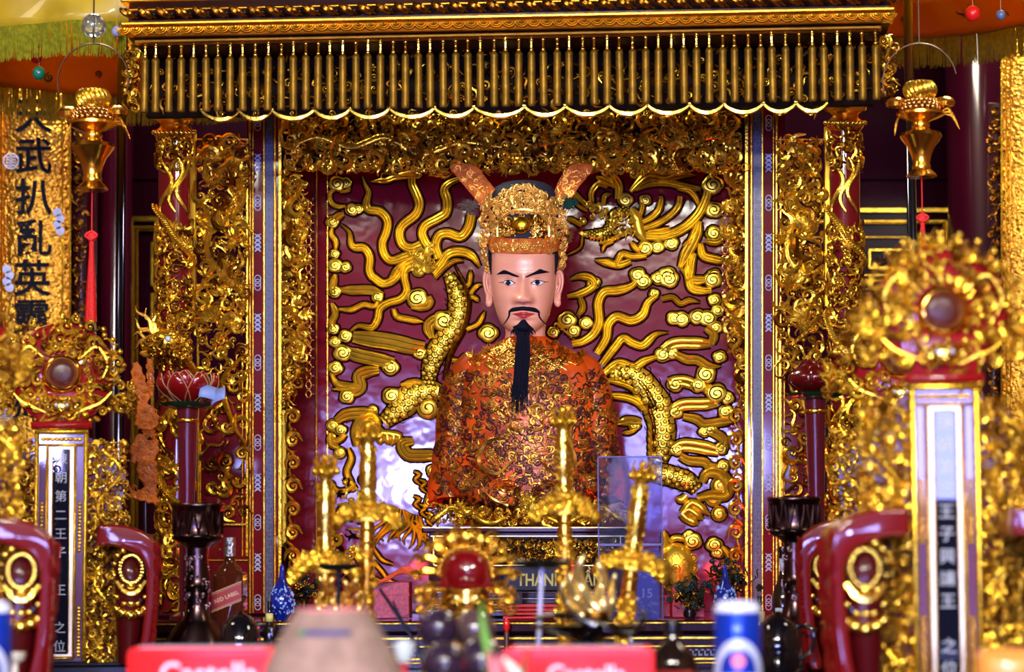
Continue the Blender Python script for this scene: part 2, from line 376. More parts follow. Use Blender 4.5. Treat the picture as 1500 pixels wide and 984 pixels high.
frame_lines([(188, 420, 317, 800, 7), (194, 420, 331, 790, 3), (200, 420, 336, 785, 2), (221, 420, 354, 420, 4), (221, 420, 429, 640, 4)], 'trim_1')
frame_lines([(1100, 1403, 304, 800, 7), (1100, 1388, 322, 780, 3), (1100, 1383, 326, 775, 1.5), (1100, 1368, 346, 404, 2.5), (1272, 1350, 364, 394, 4), (1100, 1370, 410, 424, 2)], 'trim_2')
b = MB(); filigree(b, random.Random(5), (1280, 1343, -388, -371), 14, 4, 7, 0, 1)
tag(b.px('trim_3', mat('dull_carving', (.12, .05, .02), .4, 1), None, 8.38), kind='structure')
def hall_column(px, r, Y, name):
    b = MB(); c = at(px, 820, Y); b.lathe([(r*1.5, 0), (r*1.5, .12), (r*1.15, .16), (r, .2), (r, 3.9)], 28, (c.x, 0, -Y)); struct(b, name, mat('round_column_lacquer', (.030, .001, .007), .3, coat=.7, coat_r=.08, spec=.1), 40)
hall_column(166, .05, 7.9, 'trim_4'); hall_column(22, .24, 7.75, 'trim_5'); hall_column(1499, .2, 7.75, 'trim_6')
# ---------------------------------------------------------------- couplet boards (convex, on the hall columns)
def couplet(name, label, x0, x1, dep, chars, seed):
    Y = 7.45; cx = (x0+x1)/2; hw = (x1-x0)/2; rng = random.Random(seed)
    t = thing(name, label, 'couplet board', at(cx, 800, Y), 'couplet boards on the columns')
    def w(u): return dep*(1-((u-cx)/hw)**2*.8)
    def strip(b, ua, ub, va, vb, lift, n=14, m=0):
        us = np.linspace(ua, ub, n); V = [(u, v, w(u)+lift) for u in us for v in (va, vb)]+[(u, v, w(u)+lift-4) for u in us for v in (va, vb)]
        Q = []
        for i in range(n-1):
            a = 2*i; Q.append((a, a+2, a+3, a+1)); a += 2*n; Q.append((a, a+1, a+3, a+2))
        Q += [(0, 1, 2*n+1, 2*n), (2*n-2, 4*n-2, 4*n-1, 2*n-1)]
        Q += [(2*i, 2*n+2*i, 2*n+2*i+2, 2*i+2) for i in range(n-1)]+[(2*i+1, 2*i+3, 2*n+2*i+3, 2*n+2*i+1) for i in range(n-1)]
        b.add(V, Q, None, m)
    b = MB(); strip(b, x0, x1, -886, 40, 0)
    b.px('board', mat('chased_gold_ground', (.95, .50, .06), .34, 1, bump=1, bscale=90, vary=.35, vscale=45), t, Y)
    b = MB()
    for ua, ub in ((x0, x0+3), (x0+7, x0+9), (x0+13, x0+15), (x1-14, x1-11), (x1-3, x1)): strip(b, ua, ub, -886, 40, 2.0, 3)
    b.px('border', GOLD, t, Y)
    b = MB()
    for k in range(26): b.dome(x1-7, -130-k*29, 3.2, 2, 6, w(x1-7)); b.dome(x0+4.8, -130-k*30, 2.2, 2, 6, w(x0+5))
    b.px('border_boss', GOLD2, t, Y)
    if chars:
        b = MB()
        for ch, py, px in chars:
            m = text_mb(ch, 56, .8, bold=.9); V, Q, T, mq, mt = m.arrays()
            V2 = np.c_[V[:, 0]+px, V[:, 1]-py, V[:, 2]+w(px)-(w(px-20)-w(px+20))/40*V[:, 0]*.8+1.5]
            b.add(V2, None, T)
        b.px('lettering', INKB, t, Y, False)
    return t
couplet('couplet_board', 'curved gilt couplet board with large black characters', -12, 104, 26, [('天', 172, 49), ('武', 232, 49), ('扒', 292, 49), ('亂', 352, 49), ('英', 411, 47), ('靈', 468, 46), ('顯', 530, 46), ('赫', 592, 46)], 1)
couplet('couplet_board', 'curved gilt couplet board with dotted border, cut off beside the front right throne', 1466, 1590, 26, None, 2)
for px, py, t_ in ((16, 236, 1), (12, 408, 0), (6, 610, 1), (86, 325, 0)):     # small pearl emblems on the board
    b = MB()
    if t_:
        b.tube(np.c_[px+11*np.cos(np.linspace(0, 2*PI, 20, endpoint=False)), -py+11*np.sin(np.linspace(0, 2*PI, 20, endpoint=False)), 0*np.arange(20)], 1.1, 5, closed=True)
        for q in (-6, -2, 2, 6): b.box(px-7, px+7, -py+q-.8, -py+q+.8, -1, 1)
        b.box(px-1, px+1, -py-9, -py+9, -1, 1)
    else:
        for q in range(4): scroll(b, px+(2 if q % 2 else -2), py-14+q*9, 5, 1.5, 1, q, 0, 0, 0)
    tag(b.px('inlaid_emblem', BONE, None, 7.45-.055), ['pale emblem low on the gilt couplet board, beside the throne top', 'round pale longevity emblem on the gilt couplet board'][0 if py > 500 else 1] if t_ else ('pale scrolled emblem at the outer edge of the gilt couplet board' if px < 50 else 'pale scrolled emblem at the inner edge of the gilt couplet board'), 'emblem', 'pearl emblems')
# carved dark side wings of the couplet columns
for x0, x1, nm in ((103, 127, 'left'), (1447, 1468, 'right')):
    b = MB(); b.box(x0, x1, -886, -150, -6, 2, 1, 1); filigree(b, random.Random(x0), (x0+3, x1-3, -780, -160), 170, 3.5, 6, 1, 3)
    tag(b.px('carved_strip', [GOLD2, MAROON], None, 7.5), 'narrow dark carved strip along the edge of the '+('black lettered' if nm == 'left' else 'dotted')+' couplet board', 'carved strip')
# ---------------------------------------------------------------- altar platforms
def table(name, label, x0, x1, y0, y1, z0, z1, lines, m=MAROON):
    t = thing(name, label, 'altar table', ((x0+x1)/2, y0, z0))
    cx = (x0+x1)/2; h = z1-z0; b = MB(); d = y1-y0
    b.box(x0-cx, x1-cx, 0, h-.03, -d, -.03, .004); b.m('body', m, t, False)
    b = MB(); b.box(x0-cx-.01, x1-cx+.01, h-.03, h, -d, 0, .006); b.m('top', mat('altar_top', (.02, .004, .006), .12, coat=1), t, False)
    b = MB()
    for a, c_, dd in lines: b.box(x0-cx, x1-cx, h-a-c_, h-a, -.031, -.03+dd, .001)
    b.m('gilt_moulding', GOLD, t, False)
    return t, b
table('altar_shelf', 'deep dark red altar shelf with gilt lines carrying the shrine', -2.2, 2.2, 5.98, 8.2, 0, 1.362, [(.004, .004, .032), (.038, .006, .006), (.058, .004, .004), (.086, .006, .006), (.096, .004, .004), (.122, .005, .006), (.14, .005, .006)], MAROON)
b = MB()
for k in range(150):
    u = -1.0+k*.0135; b.box(u, u+.009, .0, .004, 0, .003); b.box(u, u+.003, .004, .012, 0, .003); b.box(u+.006, u+.0125, .012, .015, 0, .003)
o = b.m('fret_inlay', mat('grey_inlay', (.22, .23, .30), .3), None, False); o.location = (0, 6.008, 1.362-.082); tag(o, 'grey fret inlay along the front of the altar shelf', 'inlay')
table('altar_table', 'lower dark altar table between the thrones', -2.2, 2.2, 4.02, 5.965, 0, 1.25, [(.005, .006, .034), (.05, .006, .006)])
table('offering_table', 'front offering table under the boxes, cans and fruit', -1.6, 2.0, 3.1, 4.0, 0, 1.312, [(.005, .006, .034)], mat('offering_table_wood', (.03, .006, .004), .3, coat=.5))
# ---------------------------------------------------------------- door posts with inlay
KNOT = mat('pale_inlay', (.42, .55, .85), .3)
GREY = mat('grey_blue_inlay', (.11, .11, .19), .35, spec=.2)
def post(side):
    Y = 6.65; L = side == 'left'; x0, x1 = (362, 412) if L else (1096, 1150)
    k0, sgn = (394, 1) if L else (1109.5, -1)
    t = thing('inlaid_post', 'red inlaid shrine post with grey fret strip, '+('above the whisky bottle' if L else 'above the grey labelled bottle'), 'post', at((x0+x1)/2, 903, Y), 'inlaid shrine posts')
    top = -120; bot = BOT(Y)
    b = MB(); b.box(x0, x1, bot, top, -9, 0); b.px('shaft', RED, t, Y, False)
    b = MB(); c = k0+sgn*(-16.5)
    for off, w, h in ((-29.5, 3, 3), (-24.5, 2, 2), (-8.5, 2.5, 3), (7.5, 2, 3), (9.2, 1.2, 2), (13.5, 5, 5)):
        a = k0+sgn*off; b.box(min(a, a+sgn*w), max(a, a+sgn*w), bot, top, -1, h, .6)
    b.px('gilt_moulding', GOLD, t, Y, False)
    b = MB(); b.box(k0-6.2, k0+6.2, bot, top, -1, .6, 0, 0)
    b.px('fret_strip', GREY, t, Y, False)
    b = MB(); rr = MB(); y = 165
    for q in range(62):
        yy = -165-q*12; s = 1 if q % 2 else -1
        for (a0, a1, c0, c1) in ((-5.2, -4.2, 0, 11), (4.2, 5.2, 0, 11), (-3, 3, 2, 3), (-3*s-.6, -3*s+.6, 3, 8), (-.6, .6, 5, 11), (-1, 3*s if s > 0 else 3, 8.2, 9.2)):
            rr.box(k0+min(a0, a1), k0+max(a0, a1), yy-c1, yy-c0, .4, 1.1)
    rr.px('fret_lines', mat('fret_dark', (.03, .03, .08), .3), t, Y, False)
    y = 180; i = 0
    while y < 890:                                           # alternating ring knots and lattice knots
        u = c; v = -y
        if i % 2 == 0:
            for dv in (-6, 0, 6):
                th = np.linspace(0, 2*PI, 14, endpoint=False); b.tube(np.c_[u+4.4*np.cos(th), v+dv+5.2*np.sin(th), 0*th+.4], .62, 4, closed=True)
        else:
            for q in range(4):
                for s in (-1, 1): b.tube([(u-4.6*s, v-13+q*6.5, .5), (u+4.6*s, v-13+q*6.5+6.5, .5)], .75, 4); b.tube([(u-4.6*s, v-16+q*6.5+3, .5), (u, v-16+q*6.5+9, .5)], .6, 4)
        y += 58.5; i += 1
    b.px('knot_inlay', KNOT, t, Y)
post('left'); post('right')
# openwork panels between post and column
def openwork(side):
    L = side == 'left'; Y = 6.62; x0, x1 = (278, 364) if L else (1140, 1216); rng = random.Random(3 if L else 4)
    t = thing('openwork_panel', 'gilt openwork panel of dragons and clouds '+('behind the open lotus lamp' if L else 'behind the closed lotus lamp'), 'carved panel', at((x0+x1)/2, 903, Y), 'gilt openwork panels')
    b = MB()
    if L: b.box(277, 288, -480, -190, 0, 9, 2)
    else: b.box(1207, 1217, -450, -185, 0, 9, 2)
    b.px('gilt_stile', mat('flat_gold_leaf', (.9, .55, .04), .38, 1, vary=.15, vscale=30), t, Y, False)
    b = MB(); a, c = (288, 364) if L else (1140, 1208)
    for q in ((a, a+4, -895, -480), (c-4, c, -815, -205) if L else (a+2, a+5, -815, -200), (a, c, -206, -203), (a, c, -822, -819), (a, c, -770, -766), (a+5, a+7, -760, -640), (c-10, c-8, -815, -520) if L else (a+8, a+10, -815, -520)): b.box(q[0], q[1], q[2], q[3], 0, 4, 1)
    b.px('frame', GOLD, t, Y, False)
    b = MB(); b.box(a, c, BOT(Y), -822, -4, 0, 0, 0); b.box(a, c, -822, -580, -9, -4, 0, 0); b.px('backing', RED, t, Y, False)
    b = MB(); w = c-a
    # writhing dragon body, feather fans, clouds
    for pts, r in (([(a+.2*w, 210), (a+.8*w, 250), (a+.85*w, 300), (a+.3*w, 330), (a+.25*w, 380), (a+.85*w, 420), (a+.8*w, 470), (a+.3*w, 505)], 5.5), ([(a+.9*w, 520), (a+.5*w, 560), (a+.7*w, 620), (a+.95*w, 650)], 4)):
        cc = cr(J(pts), 90); k = np.linspace(0, 1, 90); b.tube(np.c_[cc, 7+4*np.sin(k*14)], r*(.5+.6*np.sin(k*PI)), 7)
        for q in range(0, 90, 2): b.ball((cc[q][0], cc[q][1], 10+4*math.sin(k[q]*14)), (3, 3, 3), 5, 3)
    for yy in (235, 335, 415, 470): put(b, 6, a+w*rng.uniform(.3, .6), -yy, 7, 22, rng.uniform(-.8, .8), 1, 0, 0, 16)
    filigree(b, rng, (a+3, c-3, -560, -205), 190, 5, 10.5, 0, 9, None, ((0, .75), (1, .25)))
    filigree(b, rng, (a+3, c-3, -480, -205), 50, 9, 15, 4, 12, None, ((0, .8), (1, .2)), [0, 1, 2, 5, 6])
    filigree(b, rng, (a+8, c-5, -765, -560), 50, 6, 13, -3, 4, None, ((0, .6), (1, .4)), [0, 1, 2, 3, 5, 7])
    for yy in (235, 250, 300, 345, 372): b.tube(cr(J([(a+2, yy), (a+.4*w, yy-12), (a+.7*w, yy+8)]), 12)[:, [0, 1]], np.linspace(4, 1, 12), 6, m=0)
    b.px('carving', [GOLD, GOLD2], t, Y)
openwork('left'); openwork('right')
# ---------------------------------------------------------------- dragon columns
def column(side):
    L = side == 'left'; Y = 6.42; cx = 255 if L else 1238; r = 23 if L else 22; rng = random.Random(8 if L else 9)
    t = thing('dragon_column', 'round red column with gilt carved dragon, '+('beside the orange carving' if L else 'right of the closed lotus lamp'), 'column', at(cx, 905, Y), 'dragon columns')
    b = MB(); b.lathe([(r, BOT(Y)), (r, -190)], 32, (cx, 0, -r)); b.px('shaft', RED, t, Y)
    b = MB(); dy = 0 if L else -14
    b.lathe([(r+1, -205), (r+5, -200), (r+7, -195), (r+4, -191), (r-2, -186), (r-3, -182), (r+9, -176), (r+10, -170), (r+2, -164), (r-4, -158), (r+6, -148), (r+10, -120)], 28, (cx, -dy, -r)); b.px('capital', BRASS, t, Y)
    b = MB()
    for i in range(26):
        a = i*2*PI/26; b.ball((cx+(r+7)*math.cos(a), -194-dy, -r+(r+7)*math.sin(a)), 3.6, 8, 6)
    b.px('bead_ring', GOLDL, t, Y)
    for i in range(9):
        a = PI*(i+.5)/9; q = np.linspace(0, 1, 9); b = MB(); R = r-4+16*q**1.6
        b.tube(np.c_[cx+R*math.cos(a), -168+34*q-dy, -r+R*math.sin(a)], 5.2*np.sin((.12+.86*q)*PI)**.7, 7); b.px('lotus_petal', GOLD, t, Y)
    b = MB()
    def wrap(u, v, lift): a = (u-cx)/r; a = np.clip(a, -1.5, 1.5); return np.stack([cx+(r+lift)*np.sin(a), v+0*a, -r+(r+lift)*np.cos(a)], -1)
    def helix(y0, y1, a0, a1, rad, n, wav=0, m=0):
        k = np.linspace(0, 1, n); a = a0+(a1-a0)*k+wav*np.sin(k*22); R = r+rad*.5
        b.tube(np.stack([cx+R*np.sin(a), -(y0+(y1-y0)*k), -r+R*np.cos(a)], -1), rad*np.clip(np.minimum(k*8+.25, (1-k)*8+.25), 0, 1), 7, m=m)
    helix(300, 560, -1.6, 8.2, 6, 120, .2); helix(580, 860, 2, 10, 6, 110, .2)
    for y0, y1, a0, a1 in ((300, 560, -1.6, 8.2), (580, 860, 2, 10)):
        for q in np.linspace(0, 1, 90): a = a0+(a1-a0)*q+.2*math.sin(q*22); b.ball((cx+(r+8)*math.sin(a), -(y0+(y1-y0)*q), -r+(r+8)*math.cos(a)), 2.8, 5, 4)
    for yy, ln in ((230, 80), (560, 70)):                       # whisker flames
        for s in (-1, 1, .2):
            q = np.linspace(0, 1, 22); a = s*.55+.42*np.sin(q*6+s); b.tube(np.stack([cx+(r+2)*np.sin(a), -(yy+ln*q), -r+(r+3)*np.cos(a)], -1), 3.4*np.sin((.05+.9*q)*PI)**.6+.3, 6)
    def swirl(y0, y1, n, s0, s1, ms, tm=None):
        for _ in range(n):
            a = rng.uniform(-1.65, 1.65); y = rng.uniform(y0, y1); k = tm[rng.randrange(len(tm))] if tm else rng.randrange(6)
            V, Q, T, mq, mt = TEMPL[k]; s = rng.uniform(s0, s1); g = rng.random()*6.28; c_, n_ = math.cos(g), math.sin(g)
            W = V@np.array([[c_*s, -n_*s, 0], [n_*s, c_*s, 0], [0, 0, s]]).T; m = 0 if rng.random() < ms else 1
            ca, sa = math.cos(a), math.sin(a); R = r+W[:, 2]+rng.uniform(0, 2)
            W2 = np.stack([cx+W[:, 0]*ca+R*sa, W[:, 1]-y, -r-W[:, 0]*sa+R*ca], -1)
            b.add(W2, Q, T, m)
    swirl(195, 245, 55, 5, 9, .5); swirl(325, 480, 210, 5, 9, .6); swirl(490, 540, 50, 4, 8, .3); swirl(560, 892, 230, 6, 12, .7)
    b.px('dragon_carving', [GOLD, GOLD2], t, Y)
    if L:                                                    # the head and its flaming mane project to the left
        b = MB()
        b.tube(cr([(265, -505, 6), (245, -500, 16), (225, -503, 14), (208, -508, 10)], 20), np.array(list(np.linspace(16, 20, 10))+list(np.linspace(19, 9, 10))), 10, .8)
        b.tube(cr([(230, -516, 20), (215, -520, 16), (206, -516, 12)], 10), np.linspace(6, 3, 10), 7)
        b.ball((246, -496, 33), 4.5, 8, 6, 1); filigree(b, rng, (206, 278, -528, -480), 95, 3.5, 7, 22, 34, lambda u, v: abs(v+505) < 6+(u-204)*.3 and (u-246)**2+(v+496)**2 > 45, ((2, .5), (0, .5)))
        b.px('dragon_head', [GOLD, BONE, GOLD2], t, Y)
        b = MB()
        for i, (x, y, q) in enumerate(((200, 447, .5), (212, 452, .3), (195, 470, .8), (222, 458, .2), (194, 490, 1.1), (197, 505, 1.3))):
            e = np.array([232, -495.0]); p = np.array([x, -y]); k = np.linspace(0, 1, 16)[:, None]; nrm = np.array([-(p-e)[1], (p-e)[0]]); nrm /= np.linalg.norm(nrm)
            c = e+(p-e)*k+nrm*np.sin(k*9+i)*5*k**.5; b.tube(np.c_[c, 14+0*k], 5.2*(1-k[:, 0])**.7+.5, 6)
        b.px('flame_mane', GOLDL, t, Y)
column('left'); column('right')
# ---------------------------------------------------------------- canopy
t = thing('shrine_canopy', 'gilt cornice with a hanging curtain of gold rods across the top of the shrine', 'canopy', at(750, 60, 6.1))
Yc = 5.95
def xr(px0, px1, Y, py=40): return at(px0, py, Y).x, at(px1, py, Y).x
def zc(py, Y=Yc): return at(750, py, Y).z
def hbox(b, px0, px1, py0, py1, Y, dep, bev=.002, m=0):      # a truly horizontal bar in metres about the canopy origin
    o = t.location; xa, xb = xr(px0, px1, Y); b.box(xa-o.x, xb-o.x, zc(py1, Y)-o.z, zc(py0, Y)-o.z, -(Y+dep-o.y), -(Y-o.y), bev, m)
b = MB(); hbox(b, 188, 1304, -60, 46, Yc+.06, .24); hbox(b, 200, 1290, 46, 58, Yc+.09, .1, m=0); b.m('cornice_core', MAROON, t, False)
b = MB()
for a, c, dd in ((-40, -9, -.02), (20.5, 26, -.03), (26.8, 29, -.015), (29, 34, -.025), (1, 5, -.005), (46.5, 53, .06)): hbox(b, 176 if c < 45 else 196, 1312 if c < 45 else 1292, a, c, Yc+dd, .1, .003)
b.m('cornice_moulding', mat('cornice_gold', (.95, .50, .04), .3, 1, vary=.25, vscale=12), t, False)
o = t.location; xa, xb = xr(176, 1312, Yc); b = MB(); b2 = MB()
nn = 42
for i in range(nn):                                          # slanting gadroon leaves over black balls standing for shaded hollows
    u = xa+(xb-xa)*(i+.5)/nn-o.x; zt = zc(5)-o.z; zb = zc(20)-o.z; k = np.linspace(0, 1, 10); dx = .016
    for q, sw in ((0, 1), (.55, .6)):
        b.tube(np.c_[u+q*.02-dx*.8+dx*1.8*k**1.4, zt+(zb-zt)*k, (o.y-Yc)+.03+.014*np.sin(k*PI)], sw*.0075*np.sin((.1+.85*k)*PI)**.6, 6)
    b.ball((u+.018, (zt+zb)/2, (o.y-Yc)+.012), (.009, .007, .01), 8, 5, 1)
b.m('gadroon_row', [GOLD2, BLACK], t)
nn = 62
for i in range(nn):                                          # scalloped valance under the fascia
    u = xa+(xb-xa)*(i+.5)/nn-o.x; z = zc(34.5)-o.z; w = (xb-xa)/nn*.5
    th = np.linspace(PI, 2*PI, 9)
    for rr, hh in ((1, .0), (.68, .003), (.36, .006)): b2.tube(np.c_[u+w*rr*np.cos(th), z+w*.9*rr*np.sin(th), .028+hh+0*th+(o.y-Yc)], .0034, 5)
    b2.dome(u, z-.002, w*.3, .006, 8, .03+(o.y-Yc))
b2.m('scallop_row', mat('cornice_gold', (0, 0, 0)), t)
# rods
rod = MB(); rod.lathe([(.0001, 0), (.008, .001), (.0097, .006), (.0092, .02), (.0092, .118), (.0098, .124), (.008, .128), (.004, .131)], 12); rod.tube([(0, .128, 0), (0, .165, 0)], .0025, 5); rod.ball((0, .134, 0), .0055, 8, 6); rod.ball((0, .158, 0), .005, 8, 6); rod.ball((0, .146, 0), .003, 6, 4)
proto = rod.m('pendant_rod', GROD, t)
me = proto.data; me.materials.append(GOLDL)
for p in me.polygons:
    if p.center.z > .13: p.material_index = 1
Yr = 6.0; n = 59; x0 = at(211, 100, Yr).x; x1 = at(1283, 100, Yr).x; zb = at(750, 156, Yr).z; rng = random.Random(2)
for i in range(n):
    q = proto if i == 0 else proto.copy()
    if i: C.objects.link(q); q.parent = t
    q.location = (x0+(x1-x0)*i/(n-1)+rng.uniform(-.0015, .0015)-o.x, Yr-o.y, zb-o.z); q.rotation_euler = (0, rng.uniform(-.012, .012), rng.random()*6)
for x0, x1, y0, y1 in ((182, 203, 84, 160), (1292, 1312, 72, 140)):   # carved end brackets of the canopy
    b = MB(); b.box(x0+3, x1-3, -y1, -50, -14, -2, 3, 1); filigree(b, random.Random(x0), (x0, x1, -y1, -y0+14), 34, 5, 9, -3, 4, None, ((0, .5), (1, .5))); b.px('end_bracket', [GOLD, GOLD2], t, 6.1)
# carved frieze seen between the rods
o = t.location; zf = at(750, 165, 6.27).z-o.z; wf = -(6.27-o.y); fx0, fx1 = at(212, 100, 6.25).x-o.x, at(1280, 100, 6.25).x-o.x
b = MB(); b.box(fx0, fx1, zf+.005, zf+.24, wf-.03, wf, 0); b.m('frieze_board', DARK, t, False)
b = MB(); rng = random.Random(12); filigree(b, rng, (fx0+.01, fx1-.01, zf+.02, zf+.12), 330, .008, .014, wf, wf+.01, None, ((0, .6), (1, .4))); filigree(b, rng, (fx0+.01, fx1-.01, zf+.15, zf+.2), 300, .008, .016, wf, wf+.01, None, ((0, .6), (1, .4)))
b.m('frieze_carving', [GOLD, GOLD2], t)
b = MB(); x = 296                                            # drooping swag edge directly below the rods
for wdt in (54, 48, 62, 52, 58, 66, 58, 74, 60, 64, 56, 62, 50, 58, 48, 46):
    k = np.linspace(0, 1, 16); b.tube(np.c_[x+wdt*k, -(161-(x-352)*.014)-13*np.sin(k*PI)**.7, 8+0*k], 2.6+2.2*np.sin(k*PI), 6); b.ball((x, -160+(x-352)*.014, 9), 4, 6, 4); put(b, 0, x+wdt*.5, -166, 6, 6, rng.random()*6, rng.choice((1, -1))); x += wdt
b.px('swag_edge', GOLDL, t, 6.21)
# valance under the rods: looping dragons and clouds
t = thing('carved_valance', 'deep gilt carved valance of dragons and clouds above the statue', 'carved panel', at(752, 250, 6.62))
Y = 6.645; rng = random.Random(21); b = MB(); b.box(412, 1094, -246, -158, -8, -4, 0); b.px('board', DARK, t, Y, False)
def low(u): return -(246+4*math.sin((u-405)*.09)+(6 if abs(u-755) < 180 else 0))
b = MB()
filigree(b, rng, (420, 1080, -254, -166), 860, 5, 9.5, -4, 6, lambda u, v: v > low(u)-3, ((0, .85), (1, .15)))
filigree(b, rng, (422, 1078, -246, -172), 140, 8, 14, 2, 9, None, ((0, .8), (1, .2)), [0, 1, 2, 5, 6])
for s in (1, -1):
    for pts in ([(20, 215), (60, 200), (110, 215), (160, 200), (210, 225), (270, 208), (330, 215)],):
        cc = cr(J([(755-s*(350-x), y) for x, y in pts]), 100); k = np.linspace(0, 1, 100); b.tube(np.c_[cc, 8+3*np.sin(k*20)], 5.5*np.sin((.08+.88*k)*PI)**.5, 7)
        for q in range(0, 100, 2): b.ball((cc[q][0], cc[q][1]+2, 12+3*math.sin(k[q]*20)), 2.6, 5, 3)
put(b, 8, 757, -231, 8, 13, 0, 1, 0, 0)
b.px('dragon_carving', [GOLD, GOLD2], t, Y)
b = MB(); fr = MB()
for i in range(9):
    for x0 in (452, 978):
        th = np.linspace(0, 2*PI, 6, endpoint=False)+.5; b.tube(np.c_[x0+6+i*13.5+6*np.cos(th), -245+6*np.sin(th), 2+0*th], 1.3, 4, closed=True)
b.px('hexagon_fringe', GOLD, t, Y)
# carved side borders
def border(side):
    L = side == 'left'; Y = 6.70; x0, x1 = (413, 449) if L else (1064, 1094); rng = random.Random(31 if L else 32)
    t = thing('carved_border', 'gilt carved border of the relief panel, '+('above the rounded blue vase' if L else 'above the slim blue vase'), 'carved border', at((x0+x1)/2, 880, Y), 'gilt borders beside the relief')
    b = MB()
    e = (lambda u, v: u < 446-(max(0, -v-520))*.2) if L else (lambda u, v: u > 1068+(max(0, -v-480)*.2))
    filigree(b, rng, (x0, x1, -600, -240), 240, 5, 9.5, -4, 5, e, ((0, .65), (1, .35)))
    filigree(b, rng, (x0, x1, -580, -240), 36, 8, 15, 1, 8, e, ((0, .8), (1, .2)), [0, 1, 2, 5, 6])
    ed = x0+12 if L else x1-12
    for i, yy in enumerate(range(610, 850, 34)):
        s = 1 if (i % 2) == L else -1; put(b, 1, ed+(4 if L else -4), -yy, 2, 11, rng.uniform(-.5, .5), s); put(b, 3, ed, -yy-17, 2, 9, PI/2+.3*s); put(b, 0, ed+(2 if L else -2), -yy+10, 2, 7, rng.random()*6, -s, 0, 1)
    b.px('carving', [GOLD, GOLD2], t, Y)
    b = MB(); xf = 452 if L else 1062
    for i in range(22 if L else 14):
        th = np.linspace(0, 2*PI, 6, endpoint=False); v = -300-i*13.2
        b.tube(np.c_[xf+4.5*np.cos(th), v+6*np.sin(th), 0*th], 1.1, 4, closed=True); b.tube([(xf+4, v, 0), (xf+8, v, 0)], .9, 4)
    b.px('hexagon_fringe', mat('pale_gilding', (.9, .6, .25), .25, 1), t, Y)
border('left'); border('right')
# ---------------------------------------------------------------- the lacquer relief behind the statue
YP = 6.92
relief = thing('relief_panel', 'red lacquer wall panel with gilt dragon and phoenix relief behind the statue', 'relief panel', at(752, 895, YP))
b = MB(); b.box(425, 1112, BOT(YP), -150, -16, 0); b.px('panel', PANEL, relief, YP, False)
b = MB(); b.box(462, 464.5, -894, -246, -1, 3, 1); b.box(479, 480.2, -894, -246, -1, 1.2)
b.px('gilt_line', GOLD, relief, YP, False)
for q in ((423, 461, 8), (1088, 1112, 1)):
    b = MB(); b.box(q[0], q[1], BOT(YP)+.5, -160, 0, q[2], 0); b.px('side_reveal', mat('reveal_lacquer', (.12, .003, .008), .3, coat=1, coat_r=.08, spec=.05), relief, YP, False)
GM = [mat('relief_gilding', (1.0, .66, .045), .30, .78, vary=.3, vscale=22, bump=.12, bscale=70), OUTL]
rng = random.Random(77)
A = lambda *p: X((470, 240), 6.0, p); B = lambda *p: X((440, 380), 4.684, p); Cc = lambda *p: X((440, 580), 4.412, p)
D = lambda *p: X((770, 380), 4.412, p); E = lambda *p: X((770, 580), 4.412, p); G = lambda *p: X((830, 230), 5.556, p); K = lambda *p: X((900, 480), 4.475, p); M_ = lambda *p: X((470, 560), 4.474, p)
Fz = lambda *p: X((930, 650), 3.783, p)
b = MB()                                                     # dragon's mane, left
for pts, w, t0, t1 in (
    (A((365, 110), (385, 180), (420, 250), (400, 340), (420, 400), (520, 420), (585, 500), (575, 600), (540, 700), (560, 800), (620, 850), (720, 820), (830, 780)), 6.6, .15, 1),
    (A((800, 110), (800, 180), (840, 270), (865, 360), (830, 450), (720, 540), (690, 620), (720, 710), (800, 740), (880, 710)), 7.0, .8, 1),
    (A((1225, 130), (1130, 170), (1085, 230), (1110, 330), (1100, 430), (1030, 480), (920, 540), (890, 610), (920, 690), (980, 760)), 7.0, .5, 1),
    (A((1325, 450), (1300, 560), (1230, 640), (1120, 610), (1040, 630), (1010, 720), (1040, 830)), 7.2, 1, 1),
    (A((1400, 905), (1330, 810), (1230, 770), (1120, 790), (1050, 880), (980, 960)), 7.0, .3, 1),
    (A((180, 535), (250, 600), (265, 700), (300, 735), (380, 740), (430, 820), (425, 930), (450, 990))+B((500, 120), (570, 165), (650, 130), (700, 50), (770, 5)), 6.4, .15, 1),
    (B((810, 10), (725, 60), (715, 130), (730, 210), (690, 270), (600, 300), (545, 340), (530, 410), (490, 465), (400, 455), (345, 490)), 6.0, 1, .3),
    (A((600, 1000), (700, 900), (800, 850), (840, 830)), 5, .2, 1), (A((700, 1000), (760, 900), (850, 870)), 5, .2, 1), (A((1000, 1000), (1100, 900), (1180, 850), (1260, 850)), 4, 1, .4)):
    band(b, pts, w, 5.5, P3, t0, t1, out=2.3)
band(b, A((430, 160), (500, 150), (580, 145), (650, 120), (740, 110), (830, 110)), 4.6, 4, P2, .1, 1)
band(b, A((580, 80), (660, 110), (720, 90), (820, 70)), 3.5, 4, P1, .1, 1); scroll(b, *A((845, 85))[0], 8)
b.px('dragon_mane', GM, relief, YP)
b = MB()                                                     # head knot and scaled body
scroll(b, *A((890, 840))[0], 14, 9, 1, 2); scroll(b, *A((860, 930))[0], 11, 7, -1, 1)
filigree(b, rng, (604, 634, -398, -366), 26, 4, 8, 4, 8, None, ((0, 1),))
